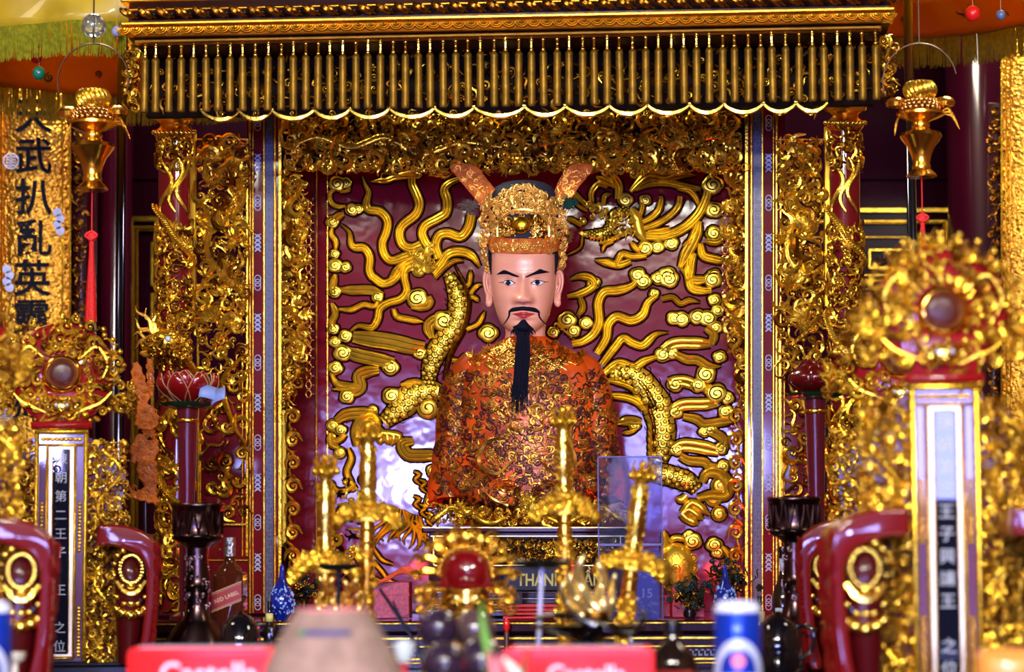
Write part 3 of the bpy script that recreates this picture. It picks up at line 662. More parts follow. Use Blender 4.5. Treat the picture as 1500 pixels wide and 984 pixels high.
def body(pts, w, h=9.0, n=None, seed=1):
    c = band(b, pts, w, h*.75, P1, .5, .6, out=2.2); n = len(c)
    Tn = np.gradient(c, axis=0); Tn /= np.linalg.norm(Tn, axis=1)[:, None]; S = np.stack([Tn[:, 1], -Tn[:, 0]], -1)
    L = np.r_[0, np.cumsum(np.linalg.norm(np.diff(c, axis=0), axis=1))]; st = w*.50; i = 0; d = 0
    while d < L[-1]-st*.4:
        q = int(np.searchsorted(L, d)); k = min(1, min(d, L[-1]-d)/(w*1.6)*.5+.5)
        for j in ((-.62, 0, .62) if i % 2 else (-.9, -.31, .31, .9)):
            al = np.linspace(-PI/2-.25, PI/2+.25, 11); x = j+.33*np.sin(al); y = w*.34*np.cos(al)*k
            P = c[q]+S[q]*(x*w*k)[:, None]+Tn[q]*y[:, None]; hz = h*.75*np.interp(np.clip(x, -1, 1), [p_[0] for p_ in P1], [p_[1] for p_ in P1])+.7
            b.tube(np.c_[P, hz], .72, 4, m=1)
            if abs(j) < .8: p = c[q]+S[q]*j*w*k; b.dome(p[0], p[1], w*.2, w*.06, 8, h*.75*(1-j*j)**.5+.5, 0, 2)
        d += st; i += 1
    return c, S
body(B((1015, 100), (1060, 200), (1085, 300), (1065, 430), (985, 550), (925, 650), (890, 750), (880, 860)), 15)
c1 = B((1060, 40), (1130, 180), (1155, 310), (1120, 480), (1030, 650), (985, 830))
band(b, c1, 4, 8, P1, .3, .6, out=1.2, m=2)
for pts in (B((1130, 190), (1160, 160), (1170, 70)), B((1130, 300), (1200, 190), (1260, 170)), B((1140, 480), (1220, 440), (1270, 350)), B((1040, 690), (1100, 690), (1130, 640)), B((1150, 260), (1190, 260), (1230, 290))): band(b, pts, 4, 5, P2, 1, .1)
body(B((1010, 930), (900, 900), (790, 925), (700, 960))+Cc((700, 40), (620, 100), (540, 170)), 17)
b.px('dragon_body', GM+[GOLD2], relief, YP); b = MB()
body(D((560, 740), (680, 740), (790, 850), (870, 960))+E((845, 80), (880, 200), (885, 320), (860, 420)), 20)
body(E((760, 520), (850, 500), (950, 520), (1060, 560), (1110, 610)), 15)
band(b, D((620, 730), (750, 800), (840, 960))+E((800, 60), (830, 220), (800, 400)), 4.5, 9, P2, .4, .5, m=2)
for q in range(6): band(b, E((790, 130+q*45), (810, 190+q*45), (795, 250+q*40)), 3, 11, P1, .2, .1)
b.px('dragon_body', GM+[GOLD2], relief, YP)
b = MB()                                                     # claws
def claw(base, dirs, r):
    for (tip, mid) in dirs: band(b, [base, mid, tip], r, r*1.3, P1, .9, .25, out=1.4); p = mid; b.ball((p[0], -p[1], r*.7), (r*.8, r*.8, r*.8), 8, 5)
cb = M_((400, 330))[0]
claw(cb, [(M_((440, 410))[0], M_((430, 340))[0]), (M_((460, 420))[0], M_((475, 345))[0]), (M_((480, 400))[0], M_((515, 350))[0]), (M_((385, 410))[0], M_((395, 350))[0])], 5.5)
band(b, M_((240, 420), (235, 330), (270, 250), (340, 240), (360, 300), (400, 340)), 9, 7, P2, .6, .8); band(b, M_((265, 260), (330, 220), (380, 290)), 8, 8, P3, .4, .7)
b.px('dragon_claw', GM, relief, YP); b = MB()
claw(E((1010, 760))[0], [(E((1190, 770))[0], E((1080, 690))[0]), (E((1150, 800))[0], E((1060, 735))[0]), (E((1120, 830))[0], E((1040, 790))[0])], 7)
band(b, E((1140, 560), (1170, 500), (1250, 500), (1310, 570), (1290, 640), (1200, 640), (1110, 660)), 9, 7, P2, .6, .6); scroll(b, *E((1255, 580))[0], 14); scroll(b, *E((1215, 660))[0], 13)
band(b, E((970, 660), (1010, 670), (1040, 640)), 6, 6, P1, .3, .8); scroll(b, *E((1250, 760))[0], 12)
b.px('dragon_claw', GM, relief, YP)
b = MB()                                                     # left clouds
for px, py, r, f in ((494, 269, 11, 1), (506, 268, 8, -1), (516, 307, 9, 1), (525, 306, 7, -1), (487, 325, 9, -1), (490, 372, 7, 1), (491, 389, 10, 1), (506, 391, 8, -1)): puff(b, px, py, r, rng, f)
for pts, w in ((A((140, 215), (80, 260), (90, 340), (150, 375), (220, 370)), 4), (A((200, 440), (140, 470), (90, 520)), 6), (A((100, 560), (90, 620), (130, 680), (130, 760)), 4.5), (A((215, 190), (250, 230), (170, 250)), 3), (B((240, 100), (220, 200), (230, 260)), 6), (B((270, 210), (370, 210), (480, 210), (570, 240)), 7), (B((260, 340), (350, 345), (430, 310), (510, 320), (540, 260)), 4.5), (B((215, 300), (240, 370), (215, 430), (240, 490)), 5.5)): band(b, pts, w, 4.5, P2, .5, .5)
for px, py, r, f in ((B((235, 220))[0]+(9, 1)), (B((530, 255))[0]+(8, -1)), (B((225, 475))[0]+(8, 1)), (B((235, 565))[0]+(8, -1)), (B((310, 525))[0]+(9, 1)), (B((800, 265))[0]+(14, 1)), (B((290, 640))[0]+(12, -1)), (B((620, 740))[0]+(11, 1)), (B((240, 745))[0]+(10, 1)), (B((985, 420))[0]+(15, -1)), (B((820, 640))[0]+(9, 1)), (B((320, 940))[0]+(10, 1)), (B((625, 935))[0]+(12, 1)), (B((1290, 505))[0]+(13, -1))): puff(b, px, py, r, rng, f)
for pts, w, t0, t1 in ((B((360, 530), (480, 545), (620, 565), (750, 595), (850, 610)), 12, .7, .8), (B((640, 340), (660, 390), (740, 410), (850, 430)), 5, .8, .1), (B((900, 540), (880, 450), (960, 390)), 8, .5, .8), (B((290, 610), (370, 650), (500, 680), (640, 710)), 10, .5, .8), (B((540, 760), (460, 770), (400, 800), (410, 880), (330, 930)), 9, .6, .6), (B((210, 780), (250, 850), (330, 870), (400, 880), (210, 890)), 6, .5, .1), (B((840, 290), (890, 270), (870, 320), (760, 330)), 6, .5, .4), (B((690, 860), (800, 840), (860, 880)), 5, .5, .5),
    (Cc((230, 160), (300, 120), (420, 110), (480, 100)), 9, .6, .6), (Cc((880, 380), (760, 385), (690, 375), (660, 310), (730, 290)), 9, .8, .6), (Cc((190, 250), (230, 290), (300, 250)), 5, .4, .3), (M_((180, 430), (200, 500), (170, 590), (210, 670), (240, 700)), 5, .4, .3), (M_((70, 660), (110, 710), (180, 700), (230, 660)), 4, .4, .4), (M_((60, 330), (70, 400), (120, 430)), 6, .5, .5)): band(b, pts, w, 5, P3 if w > 6 else P2, t0, t1)
scroll(b, *Cc((825, 75))[0], 17, 9); scroll(b, *Cc((210, 190))[0], 10); scroll(b, *Cc((470, 90))[0], 8); puff(b, *Cc((260, 220))[0], 8, rng); scroll(b, *M_((75, 360))[0], 7); scroll(b, *M_((125, 460))[0], 9); scroll(b, *M_((205, 690))[0], 6)
b.px('cloud_relief', GM, relief, YP)
b = MB()                                                     # right: mane of the second dragon, clouds
for pts, w, t0, t1 in ((D((735, 75), (700, 160), (600, 200), (510, 210), (470, 280), (475, 400), (440, 480), (370, 530), (300, 545)), 7, .4, .8), (D((850, 230), (790, 280), (755, 360), (680, 395), (590, 370), (535, 420), (520, 510), (460, 610)), 7, .6, .8), (D((925, 472), (840, 485), (760, 555), (690, 540), (630, 510), (575, 570), (490, 680)), 6.5, .1, .8), (D((850, 628), (770, 655), (700, 695), (600, 670), (500, 740)), 6.5, .5, .8), (D((520, 780), (600, 790), (700, 830), (760, 900)), 6, .5, .5), (D((540, 880), (640, 890), (720, 920), (760, 975)), 6, .7, .5),
    (D((290, 130), (350, 110), (420, 120), (440, 170), (360, 220), (270, 240)), 6, .3, .5), (D((350, 240), (370, 310), (340, 360)), 5, .6, .5), (D((1000, 60), (1050, 100), (1070, 180), (1130, 200), (1200, 200)), 7, .3, .6), (D((1060, 10), (1050, 80), (1080, 130), (1180, 130)), 7, .5, .7), (D((880, 255), (950, 245), (1000, 285), (1060, 265), (1130, 278)), 4.5, .9, .1), (D((450, 10), (520, 20), (600, 35), (680, 10)), 6, .1, .8)): band(b, pts, w, 5.5, P3, t0, t1)
for px, py, r, f in ((D((760, 140))[0]+(11, 1)), (D((860, 120))[0]+(10, 1)), (D((925, 125))[0]+(13, -1)), (D((440, 150))[0]+(9, 1)), (D((830, 220))[0]+(7, 1)), (D((960, 380))[0]+(10, -1)), (D((1010, 385))[0]+(11, 1)), (D((1110, 370))[0]+(11, 1)), (D((1180, 380))[0]+(12, -1)), (D((1230, 440))[0]+(9, 1)), (D((1220, 260))[0]+(9, 1)), (D((1210, 130))[0]+(12, 1)), (D((270, 390))[0]+(12, 1)), (D((390, 410))[0]+(9, -1)), (D((310, 460))[0]+(9, 1)), (D((180, 470))[0]+(8, 1)), (D((1240, 330))[0]+(9, -1))): puff(b, px, py, r, rng, f)
for k in range(7): band(b, D((185+k*20, 430+k*14), (200+k*18, 415+k*17), (230+k*14, 440+k*14)), 2.2, 8, P1, .6, .6)
for pts, w, t0, t1 in ((D((890, 590), (960, 545), (1080, 540), (1200, 545)), 9, .9, .6), (D((960, 610), (1040, 645), (1110, 650), (1180, 690), (1265, 690)), 7, .8, .1), (K((640, 110), (650, 40), (600, 0)), 7, .6, .8), (K((370, 550), (450, 505), (580, 500), (680, 490)), 9, .9, .7), (K((450, 580), (540, 600), (590, 630), (720, 615), (815, 607)), 7, .7, .1), (K((390, 800), (450, 770), (560, 780), (690, 810)), 10, .9, .7), (K((430, 840), (490, 870), (590, 880), (620, 905), (690, 895)), 7, .8, .1), (K((600, 680), (660, 690), (720, 740), (690, 790)), 7, .5, .8), (K((20, 630), (90, 610), (180, 620)), 7, .2, .6), (K((50, 690), (100, 685), (150, 660)), 4, .2, .6), (K((350, 360), (450, 350), (540, 380)), 9, .8, .8), (K((610, 440), (600, 400), (640, 380)), 5, .3, .6)): band(b, pts, w, 5, P2, t0, t1)
for px, py, r, f in ((K((320, 175))[0]+(11, 1)), (K((370, 165))[0]+(10, -1)), (K((690, 190))[0]+(9, 1)), (K((600, 305))[0]+(13, 1)), (K((550, 375))[0]+(11, -1)), (K((400, 370))[0]+(11, 1)), (K((670, 430))[0]+(14, 1)), (K((740, 460))[0]+(9, -1)), (K((730, 550))[0]+(10, 1)), (K((400, 550))[0]+(10, -1)), (K((630, 665))[0]+(9, 1)), (K((410, 795))[0]+(10, 1)), (K((715, 905))[0]+(9, 1)), (K((130, 640))[0]+(8, 1)), (K((590, 680))[0]+(8, -1)), (K((700, 790))[0]+(9, 1))): puff(b, px, py, r, rng, f)
b.px('cloud_relief', GM, relief, YP)
b = MB()                                                     # phoenix
body(G((130, 625), (220, 630), (310, 620), (360, 560), (380, 490), (440, 440), (520, 430)), 8.0, 7)
b.plate([(x, -y) for x, y in G((95, 620), (130, 600), (150, 630), (130, 645))], 0, 6, 1); scroll(b, *G((135, 520))[0], 6)
band(b, G((520, 420), (570, 500), (590, 600), (640, 680)), 9, 9, P1, .6, .5)
for pts, w, t0, t1 in ((G((590, 490), (610, 440), (620, 390), (600, 375)), 4, .8, .7), (G((610, 530), (690, 490), (750, 430), (770, 340), (750, 335)), 5, .8, .8), (G((630, 580), (740, 540), (850, 470), (910, 400), (925, 320)), 5.2, .8, .9), (G((640, 640), (800, 640), (950, 580), (1070, 470), (1130, 350), (1150, 280)), 7.5, .9, .9), (G((660, 610), (760, 600), (840, 575)), 4, .7, .4),
    (G((520, 280), (600, 200), (680, 150), (800, 170), (900, 140), (1055, 150)), 8, .4, .08), (G((560, 270), (680, 215), (820, 210), (960, 240), (1090, 260)), 6, .4, .6), (G((900, 260), (990, 270), (1050, 330), (1075, 400)), 5, .4, .3), (G((640, 210), (620, 140), (620, 90)), 4, .8, .3), (G((690, 150), (680, 60)), 4, .8, .3), (G((730, 150), (740, 60)), 4, .8, .3), (G((775, 140), (780, 60)), 4, .8, .3),
    (G((420, 340), (420, 230), (340, 130), (240, 80)), 7, .8, .1), (G((390, 250), (380, 160), (350, 110)), 5, .8, .2), (G((210, 400), (205, 290), (260, 220), (330, 250)), 4.5, .8, .5), (G((300, 390), (310, 320), (360, 300)), 4, .8, .5), (G((180, 410), (110, 340), (50, 270)), 4, .8, .3), (G((170, 440), (90, 390), (60, 320)), 3, .8, .3), (G((0, 500), (60, 520), (120, 560)), 4, .4, .8), (G((240, 160), (300, 190), (380, 230)), 5, .3, .7),
    (G((130, 640), (110, 740), (0, 800)), 1.8, .9, .3), (G((225, 835), (330, 850), (400, 870), (450, 790), (540, 810), (650, 800)), 5.5, .1, .9), (G((520, 690), (580, 750), (620, 700)), 5, .4, .7), (G((290, 780), (310, 720), (380, 690)), 3, .2, .7), (G((260, 700), (330, 690), (430, 640), (540, 590)), 4, .5, .6),
    (G((920, 900), (980, 780), (1050, 640), (1080, 520)), 9, .4, .5), (G((940, 720), (1010, 680), (1060, 600)), 4, .2, .6), (G((1000, 980), (1010, 850), (1040, 780)), 8, .8, .5), (G((1090, 700), (1110, 800), (1200, 830), (1300, 850)), 7, .6, .6), (G((1130, 680), (1220, 690), (1280, 660)), 6, .6, .5), (G((1100, 60), (1170, 110), (1210, 160)), 6, .2, .7)): band(b, pts, w, 6, P2 if w < 6 else P3, t0, t1)
filigree(b, rng, (896, 936, -345, -312), 24, 3.5, 6, 5, 8); filigree(b, rng, (864, 890, -318, -298), 8, 4, 6, 3, 6)
for k in range(9): p = G((200+k*28, 655-abs(k-4)*3))[0]; b.tube([(p[0], -p[1], 6), (p[0]-1.5, -p[1]-7, 3)], (2.0, .5), 5)
for px, py, r, f in ((G((1190, 225))[0]+(14, 1)), (G((1200, 430))[0]+(12, -1)), (G((1200, 620))[0]+(11, 1)), (G((640, 740))[0]+(11, 1)), (G((740, 730))[0]+(9, 1)), (G((850, 700))[0]+(10, -1)), (G((640, 350))[0]+(8, 1)), (G((580, 960))[0]+(11, 1)), (G((820, 960))[0]+(12, -1)), (G((1200, 960))[0]+(9, 1)), (G((480, 350))[0]+(10, 1))): puff(b, px, py, r, rng, f)
b.px('phoenix', GM, relief, YP)
b = MB()                                                     # turtle, lion mane and waves low on the panel
c = Fz((235, 690))[0]; b.lathe([(32, 0), (31, 5), (26, 11), (16, 15), (.1, 17)], 24, (c[0]-2, -c[1], 0), 'w', sx=.95, sw=1.2, m=0)
for i in range(-2, 3):
    for j in range(-2, 3):
        u = c[0]-2+i*13; v = -c[1]+j*15+(7.5 if i % 2 else 0)
        if ((u-c[0])/29)**2+((v+c[1])/36)**2 < .95:
            w = 17-15*(((u-c[0])/33)**2+((v+c[1])/40)**2); th = np.linspace(0, 2*PI, 6, endpoint=False)
            b.tube(np.c_[u+6.6*np.cos(th), v+6.6*np.sin(th), w+0*th], 1.0, 4, closed=True); put(b, 8, u, v, w-.5, 4.2, 0, 1, 0, 0, 2)
band(b, Fz((190, 540), (230, 520), (280, 530)), 5, 6, P1, .7, .7); puff(b, *Fz((320, 540))[0], 12, rng); puff(b, *Fz((300, 510))[0], 8, rng); puff(b, *Fz((440, 560))[0], 11, rng); puff(b, *Fz((460, 600))[0], 9, rng)
band(b, Fz((480, 560), (520, 620), (520, 680)), 5, 5, P2); band(b, Fz((160, 480), (170, 540), (160, 600)), 6, 5, P2)
b.px('turtle', GM, relief, YP); b = MB()
for i in range(16):                                          # mane of the lion at lower left
    x0 = 568+i*3.2; y0 = 738+i*1.2; x1 = 540+i*6.2; y1 = 792+9*math.sin(i*.7)+(6 if i > 4 else -2)
    band(b, [(x0, y0), (x0+5*math.sin(i), y0+14), (x0*.6+x1*.4+6, y0*.5+y1*.5), (x1+6*math.sin(i*1.3), y1-10), (x1-3, y1)], 2.4, 5, P2, .5, .2, out=.9)
for i in range(9): x = 610+(i % 3)*9; y = 690+i*12; band(b, [(x-5, y), (x+5, y+5), (x-2, y+12), (x+6, y+20)], 3, 5, P2, .3, .3)
puff(b, 636, 690, 10, rng); puff(b, 630, 735, 8, rng)
for px, py in ((545, 845), (570, 850), (560, 820)): band(b, [(px-30, py-35), (px-12, py-15), (px, py), (px+16, py+6)], 3, 5, P2, .5, .4)
filigree(b, rng, (480, 545, -870, -700), 70, 5, 10, 0, 4, None, ((0, .7), (1, .3)))
b.px('lion_mane', GM, relief, YP)
# ---------------------------------------------------------------- the deity statue
YS = 6.58; UC = 766.5
statue = thing('deity_statue', 'seated robed deity statue with long black goatee and tall gilt headdress', 'statue', at(770, 772, YS))
def gau(u, v, cu, cv, su, sv): return np.exp(-.5*(((u-cu)/su)**2+((v-cv)/sv)**2))
rows = np.concatenate([np.linspace(300, 370, 12, endpoint=False), np.linspace(370, 493.5, 100)])
aw = lerp([300, 340, 373, 400, 420, 437, 450, 465, 474, 482, 488, 491.5, 493.5], [42, 46, 47, 47.4, 46.8, 44.8, 42, 37.6, 33.6, 27, 20, 12, .3], rows)
aw = np.convolve(np.r_[np.full(3, aw[0]), aw, np.full(3, aw[-1])], np.ones(7)/7, 'valid'); aw[-3:] = (16, 9, .3)
dw = lerp([300, 340, 373, 400, 414, 437, 455, 470, 485, 490, 493.5], [34, 39, 43, 45.5, 44.5, 46, 46.5, 45.5, 43.5, 40, 30], rows)
NP = 150; t = np.linspace(-1, 1, NP); ph = np.sign(t)*np.abs(t)**1.35*PI
a = aw[:, None]; d = dw[:, None]; e = 1.0
U = a*np.sign(np.sin(ph))*np.abs(np.sin(ph))**.86; Wd = d*np.sign(np.cos(ph))*np.abs(np.cos(ph))**.92
PY = rows[:, None]+0*U; fr = np.clip(np.cos(ph), 0, 1)[None]**.5*(np.cos(ph) > 0)
du = U; g = lambda cu, cv, su, sv: gau(du, PY, cu, cv, su, sv)
sym = lambda cu, cv, su, sv: g(cu, cv, su, sv)+g(-cu, cv, su, sv)
ns = lerp([401, 407, 416, 430, 439, 443.5, 446.5, 449], [0, 2.6, 5.5, 11.5, 15.5, 13, 4, 0], PY)*np.exp(-.5*(du/lerp([405, 420, 438, 445], [4.6, 4.8, 6.4, 7], PY))**2)
feat = ns+6.5*sym(9.6, 440.5, 4.0, 4.2)-4.2*sym(21.5, 409.5, 10, 5.5)-2.0*sym(9.5, 412, 4, 5)+3.4*sym(21.5, 415.5, 8.5, 4.6)+2.2*sym(20, 402.5, 12, 3.6)+3.0*sym(25, 436, 11, 10)-2.2*sym(17, 449, 4.5, 8)
feat += 4.2*g(0, 460.5, 11, 2.3)+5.2*g(0, 466.3, 8.5, 2.6)-2.6*g(0, 463.2, 13, .9)-2.5*g(0, 471.5, 12, 2.2)+5.0*g(0, 481, 11, 6.5)+1.5*g(0, 454, 9, 4)-1.2*g(0, 452, 1.6, 3.5)+2.4*g(0, 383, 28, 11)
feat -= 2.2*sym(6.2, 445.2, 2.4, 1.2)
Wd = Wd+feat*fr
hb = MB(); R = np.stack([UC+U, -PY, Wd], -1)
hb.loft(R, 0)
hb.lathe([(33, -512), (30.5, -500), (29, -490), (30, -478), (31, -460)], 32, (UC+3, 0, -6)); head_bvh = hb.bvh()
def ears(b, s):                                              # long lobed ears
    cx = UC+s*49.5; y0 = 395.5; pts = [(cx-s*4, 402), (cx-s*1, 397), (cx+s*5, 396), (cx+s*9.3, 402), (cx+s*10.2, 412), (cx+s*8.6, 424), (cx+s*6, 434), (cx+s*5.2, 444), (cx+s*1, 451), (cx-s*4.0, 447), (cx-s*5, 438)]
    o = cr(J(pts+[pts[0]]), 44)[:-1]; mid = np.array([cx+s*1.0, -421.0]); rings = []
    for sc, w in ((.25, -14), (.9, -13), (1.0, -9), (.98, -4), (.86, -1.5), (.62, -3.6), (.3, -5), (.02, -5)): rings.append(np.c_[mid+(o-mid)*sc, w+(o[:, 0]-cx)*s*(-.35)])
    R = np.array(rings)
    if ((o[:, 0]*np.roll(o[:, 1], -1)-np.roll(o[:, 0], -1)*o[:, 1]).sum()) < 0: R = R[:, ::-1]
    b.loft(R, 0, cap=True)
    q = cr(J([(cx-s*4, 415), (cx-s*2, 403), (cx+s*4, 400), (cx+s*7.6, 406), (cx+s*7.8, 418), (cx+s*5, 431)]), 30); b.tube(np.c_[q, -1.5-(q[:, 0]-cx)*s*.35], 1.9*np.sin((.06+.9*np.linspace(0, 1, 30))*PI)**.4, 7)
    q = cr(J([(cx+s*3, 407), (cx+s*4.4, 416), (cx+s*2, 426), (cx-s*1, 432)]), 20); b.tube(np.c_[q, -2.6-(q[:, 0]-cx)*s*.3], 1.5*np.sin((.06+.9*np.linspace(0, 1, 20))*PI)**.5, 7)
    b.ball((cx+s*1, -445, -4), (5, 6.4, 4.2), 12, 8); b.ball((cx-s*4.2, -422, -3.4), (2.4, 4, 3), 8, 6)
ears(hb, -1); ears(hb, 1)
head = hb.px('head', SKIN, statue, YS, 80)
def cast(bv, u, v, dflt=0.0, z=400.0):
    h = bv.ray_cast(Vector((u, v, z)), Vector((0, 0, -1))); return h[0].z if h[0] is not None else dflt
def patch(b, bv, up, lo, n, mm, off=.35, bulge=0.0, m=0):
    p = cr(J(up), n); q = cr(J(lo), n); V = []
    for j in range(mm):
        k = j/(mm-1)
        for i in range(n):
            c = p[i]*(1-k)+q[i]*k; ed = math.sin(PI*k)*min(1, math.sin(PI*min(max(i/(n-1), .02), .98))*2); V.append((c[0], c[1], cast(bv, *c)+off+bulge*ed))
    b.add(V, grid_quads(mm, n)[:, ::-1], None, m)
HAIR = mat('painted_black_hair', (.004, .004, .012), .7, spec=.12); WHT = mat('eye_white', (.80, .80, .84), .2, coat=1); LIP = mat('painted_lips', (.42, .03, .035), .3, coat=.5)
b = MB()
patch(b, head_bvh, [(727.7, 403.2), (733, 399.5), (738.3, 397), (744, 398.8), (751, 402), (760.4, 406.1)], [(727.7, 403.8), (736, 403.2), (744, 403.4), (750, 405.5), (755, 407), (759.8, 407.6)], 18, 4, .5, .5)
patch(b, head_bvh, [(769.3, 407.2), (775, 404), (781, 401), (786, 398.3), (791, 395.6), (797, 397.5), (804.8, 399.8)], [(770.5, 408.2), (777, 406), (783, 404), (789, 403), (795, 402), (804.8, 400.6)], 18, 4, .5, .5)
b.px('eyebrows', HAIR, statue, YS)
ew = MB(); ln = MB(); ir = MB()
for s, (o_, i_), pup, tail in ((-1, ((736, 415.3), (754.5, 416.6)), (744.3, 415.9), (729.5, 415.6)), (1, ((798.3, 414.6), (777.6, 416.6)), (787.2, 415.3), (804, 414.4))):
    l, r = (o_, i_) if s < 0 else (i_, o_)
    mx = (l[0]+r[0])/2
    up = [l, (l[0]*.7+r[0]*.3, 412.6), (mx, 411.7), (l[0]*.3+r[0]*.7, 412.8), r]; lo = [l, (l[0]*.7+r[0]*.3, 418.5), (mx, 419.5), (l[0]*.3+r[0]*.7, 418.8), r]
    patch(ew, head_bvh, up, lo, 16, 7, .3, .9)
    c = cr(J(up), 20); ln.tube([(x, y, cast(head_bvh, x, y)+.7) for x, y in c], .75, 5)
    c = cr(J(lo), 20); ln.tube([(x, y, cast(head_bvh, x, y)+.4) for x, y in c], .28, 4)
    c = cr(J([o_, ((o_[0]+tail[0])/2, o_[1]), tail]), 8); ln.tube([(x, y, cast(head_bvh, x, y)+.3) for x, y in c], np.linspace(.6, .15, 8), 4)
    c = cr(J([(l[0]+1, 411.5), (mx, 408.6), (r[0]-1, 411.5)]), 12); ln.tube([(x, y, cast(head_bvh, x, y)+.0) for x, y in c], .32*np.sin(np.linspace(.1, 3.04, 12)), 4)
    for rr, m, off in ((4.5, 0, 1.25), (2.2, 1, 1.6)):
        pu = [(pup[0]-rr, pup[1]), (pup[0], pup[1]-rr*(.95 if m else 1)), (pup[0]+rr, pup[1])]; pl = [(pup[0]-rr, pup[1]), (pup[0], pup[1]+rr*.95), (pup[0]+rr, pup[1])]
        patch(ir, head_bvh, pu, pl, 12, 6, off, .2, m)
ew.px('eye_whites', WHT, statue, YS); ir.px('irises', [mat('grey_blue_iris', (.018, .026, .06), .15, coat=1), INKB], statue, YS); ln.px('eyelid_lines', INKB, statue, YS)
b = MB()
patch(b, head_bvh, [(750.8, 461), (757, 459.8), (764, 458.2), (767, 459), (770, 458.2), (777, 459.8), (783.2, 461)], [(750.8, 461.4), (758, 465), (763, 467.3), (767, 467.9), (771, 467.3), (776, 465), (783.2, 461.4)], 22, 8, .4)
b.px('lips', LIP, statue, YS)
b = MB()                                                     # moustache
patch(b, head_bvh, [(745.2, 456.5), (750, 452.6), (757, 451.2), (766, 450.4), (777, 451.2), (785, 453), (790.6, 457.6)], [(745.6, 459.5), (751, 458.3), (758, 457.3), (766.5, 456.5), (776, 457.5), (784, 459), (790.4, 460.8)], 26, 6, .3, 2.2)
for pts in ([(746.5, 457), (745.8, 464), (742, 471), (737, 477.5)], [(789.6, 458), (790, 465), (795, 472), (804, 479.5)]):
    c = cr(J(pts), 14); b.tube([(x, y, max(cast(head_bvh, x, y), 12)+.8) for x, y in c], np.linspace(1.7, .5, 14), 5)
b.px('moustache', HAIR, statue, YS)
# robe -----------------------------------------------------------------------------------------------
rb = MB(); RC_ = 771
ry = np.array([494, 499, 504, 510, 518, 528, 540, 556, 580, 610, 650, 690, 730, 765, 772.])
l = lerp([494, 499, 504, 510, 518, 528, 540, 556, 580, 610, 650, 690, 730, 765, 772], [744, 738, 728, 714, 700, 689, 680, 671, 664, 660, 660, 662, 664, 666, 668], ry)
r = lerp([494, 499, 504, 510, 518, 528, 540, 556, 580, 610, 650, 690, 730, 765, 772], [800, 805, 814, 828, 846, 859, 868, 876, 882, 886, 886, 886, 886, 886, 884], ry)
dp = lerp([494, 504, 518, 540, 580, 640, 700, 772], [28, 37, 48, 58, 66, 70, 76, 80], ry)
yy = np.linspace(494, 772, 60); L_ = np.interp(yy, ry, l); R_ = np.interp(yy, ry, r); D_ = np.interp(yy, ry, dp)
for arr in (L_, R_, D_): arr[1:-1] = (arr[:-2]+arr[1:-1]+arr[2:])/3
th = np.linspace(-PI, PI, 96, endpoint=False); rings = []
for y, a0, a1, dd in zip(yy, L_, R_, D_):
    c = (a0+a1)/2; w = (a1-a0)/2
    rings.append(np.stack([c+w*np.sign(np.sin(th))*np.abs(np.sin(th))**.85, -y+0*th, dd*np.sign(np.cos(th))*np.abs(np.cos(th))**.8-4], -1))
rb.loft(np.array(rings), 0)
for s in (-1, 1):                                            # sleeves: down from the shoulders, then forward to the lap
    q = cr(np.array([(RC_+s*72, -524, -6), (RC_+s*94, -556, -2), (RC_+s*103, -610, 4), (RC_+s*107, -670, 14), (RC_+s*112, -712, 26), (RC_+s*112, -738, 32)]), 40)
    k = np.linspace(0, 1, 40); rad = lerp([0, .12, .35, .6, .85, 1], [14, 22, 27, 29, 32, 32], k)
    rb.tube(q, rad*(1+.03*np.sin(k*30)), 28, 1.3, ref=(0, 0, 1))
    q = cr(np.array([(RC_+s*106, -690, 40), (RC_+s*84, -712, 66), (RC_+s*50, -726, 84), (RC_+s*14, -734, 90)]), 30); k = np.linspace(0, 1, 30)
    rb.tube(q, lerp([0, .3, .7, 1], [26, 28, 25, 21], k)*(1+.04*np.sin(k*26)), 22, .9, ref=(0, 1, 0))
robe_bvh = rb.bvh()
ROBE = mat('orange_red_robe_lacquer', (.72, .085, .006), .42, coat=.12, coat_r=.16, vary=.55, vscale=9, bump=.1, bscale=60, spec=.2)
robe = rb.px('robe', ROBE, statue, YS, 70)
EMB = mat('embossed_bronze_gilding', (.60, .27, .04), .34, .9, vary=.6, vscale=40); EMBL = mat('embossed_gold', (.95, .5, .09), .26, 1, vary=.3, vscale=40)
rng = random.Random(5)
def emb(b, pts, rad, n=14, m=0, lift=.3):
    c = cr(np.asarray(pts, float), n); w = []
    for x, y in c: w.append(cast(robe_bvh, x, y, -50))
    w = np.array(w)
    if w.min() < -30: return
    b.tube(np.c_[c, w+lift], rad*np.sin((.08+.86*np.linspace(0, 1, n))*PI)**.5, 5, m=m)
def emb_t(b, k, u, v, s, ang, fl, m=0):
    w = cast(robe_bvh, u, v, -60)
    if w < -20: return
    V, Q, T, _, _ = TEMPL[k]; c, sn = math.cos(ang), math.sin(ang); W = V@np.array([[c*s*fl, -sn*s, 0], [sn*s*fl, c*s, 0], [0, 0, s*.55]]).T+(u, v, 0)
    h = robe_bvh.find_nearest(Vector((u, v, w))); nrm = np.array(h[1]); nrm = nrm if nrm[2] > 0 else -nrm
    nz = max(nrm[2], .25); W[:, 2] += w-((W[:, 0]-u)*nrm[0]+(W[:, 1]-v)*nrm[1])/nz
    b.add(W, Q if fl > 0 else Q[:, ::-1], T if fl > 0 else T[:, ::-1], m)
b = MB()                                                     # cloud collar
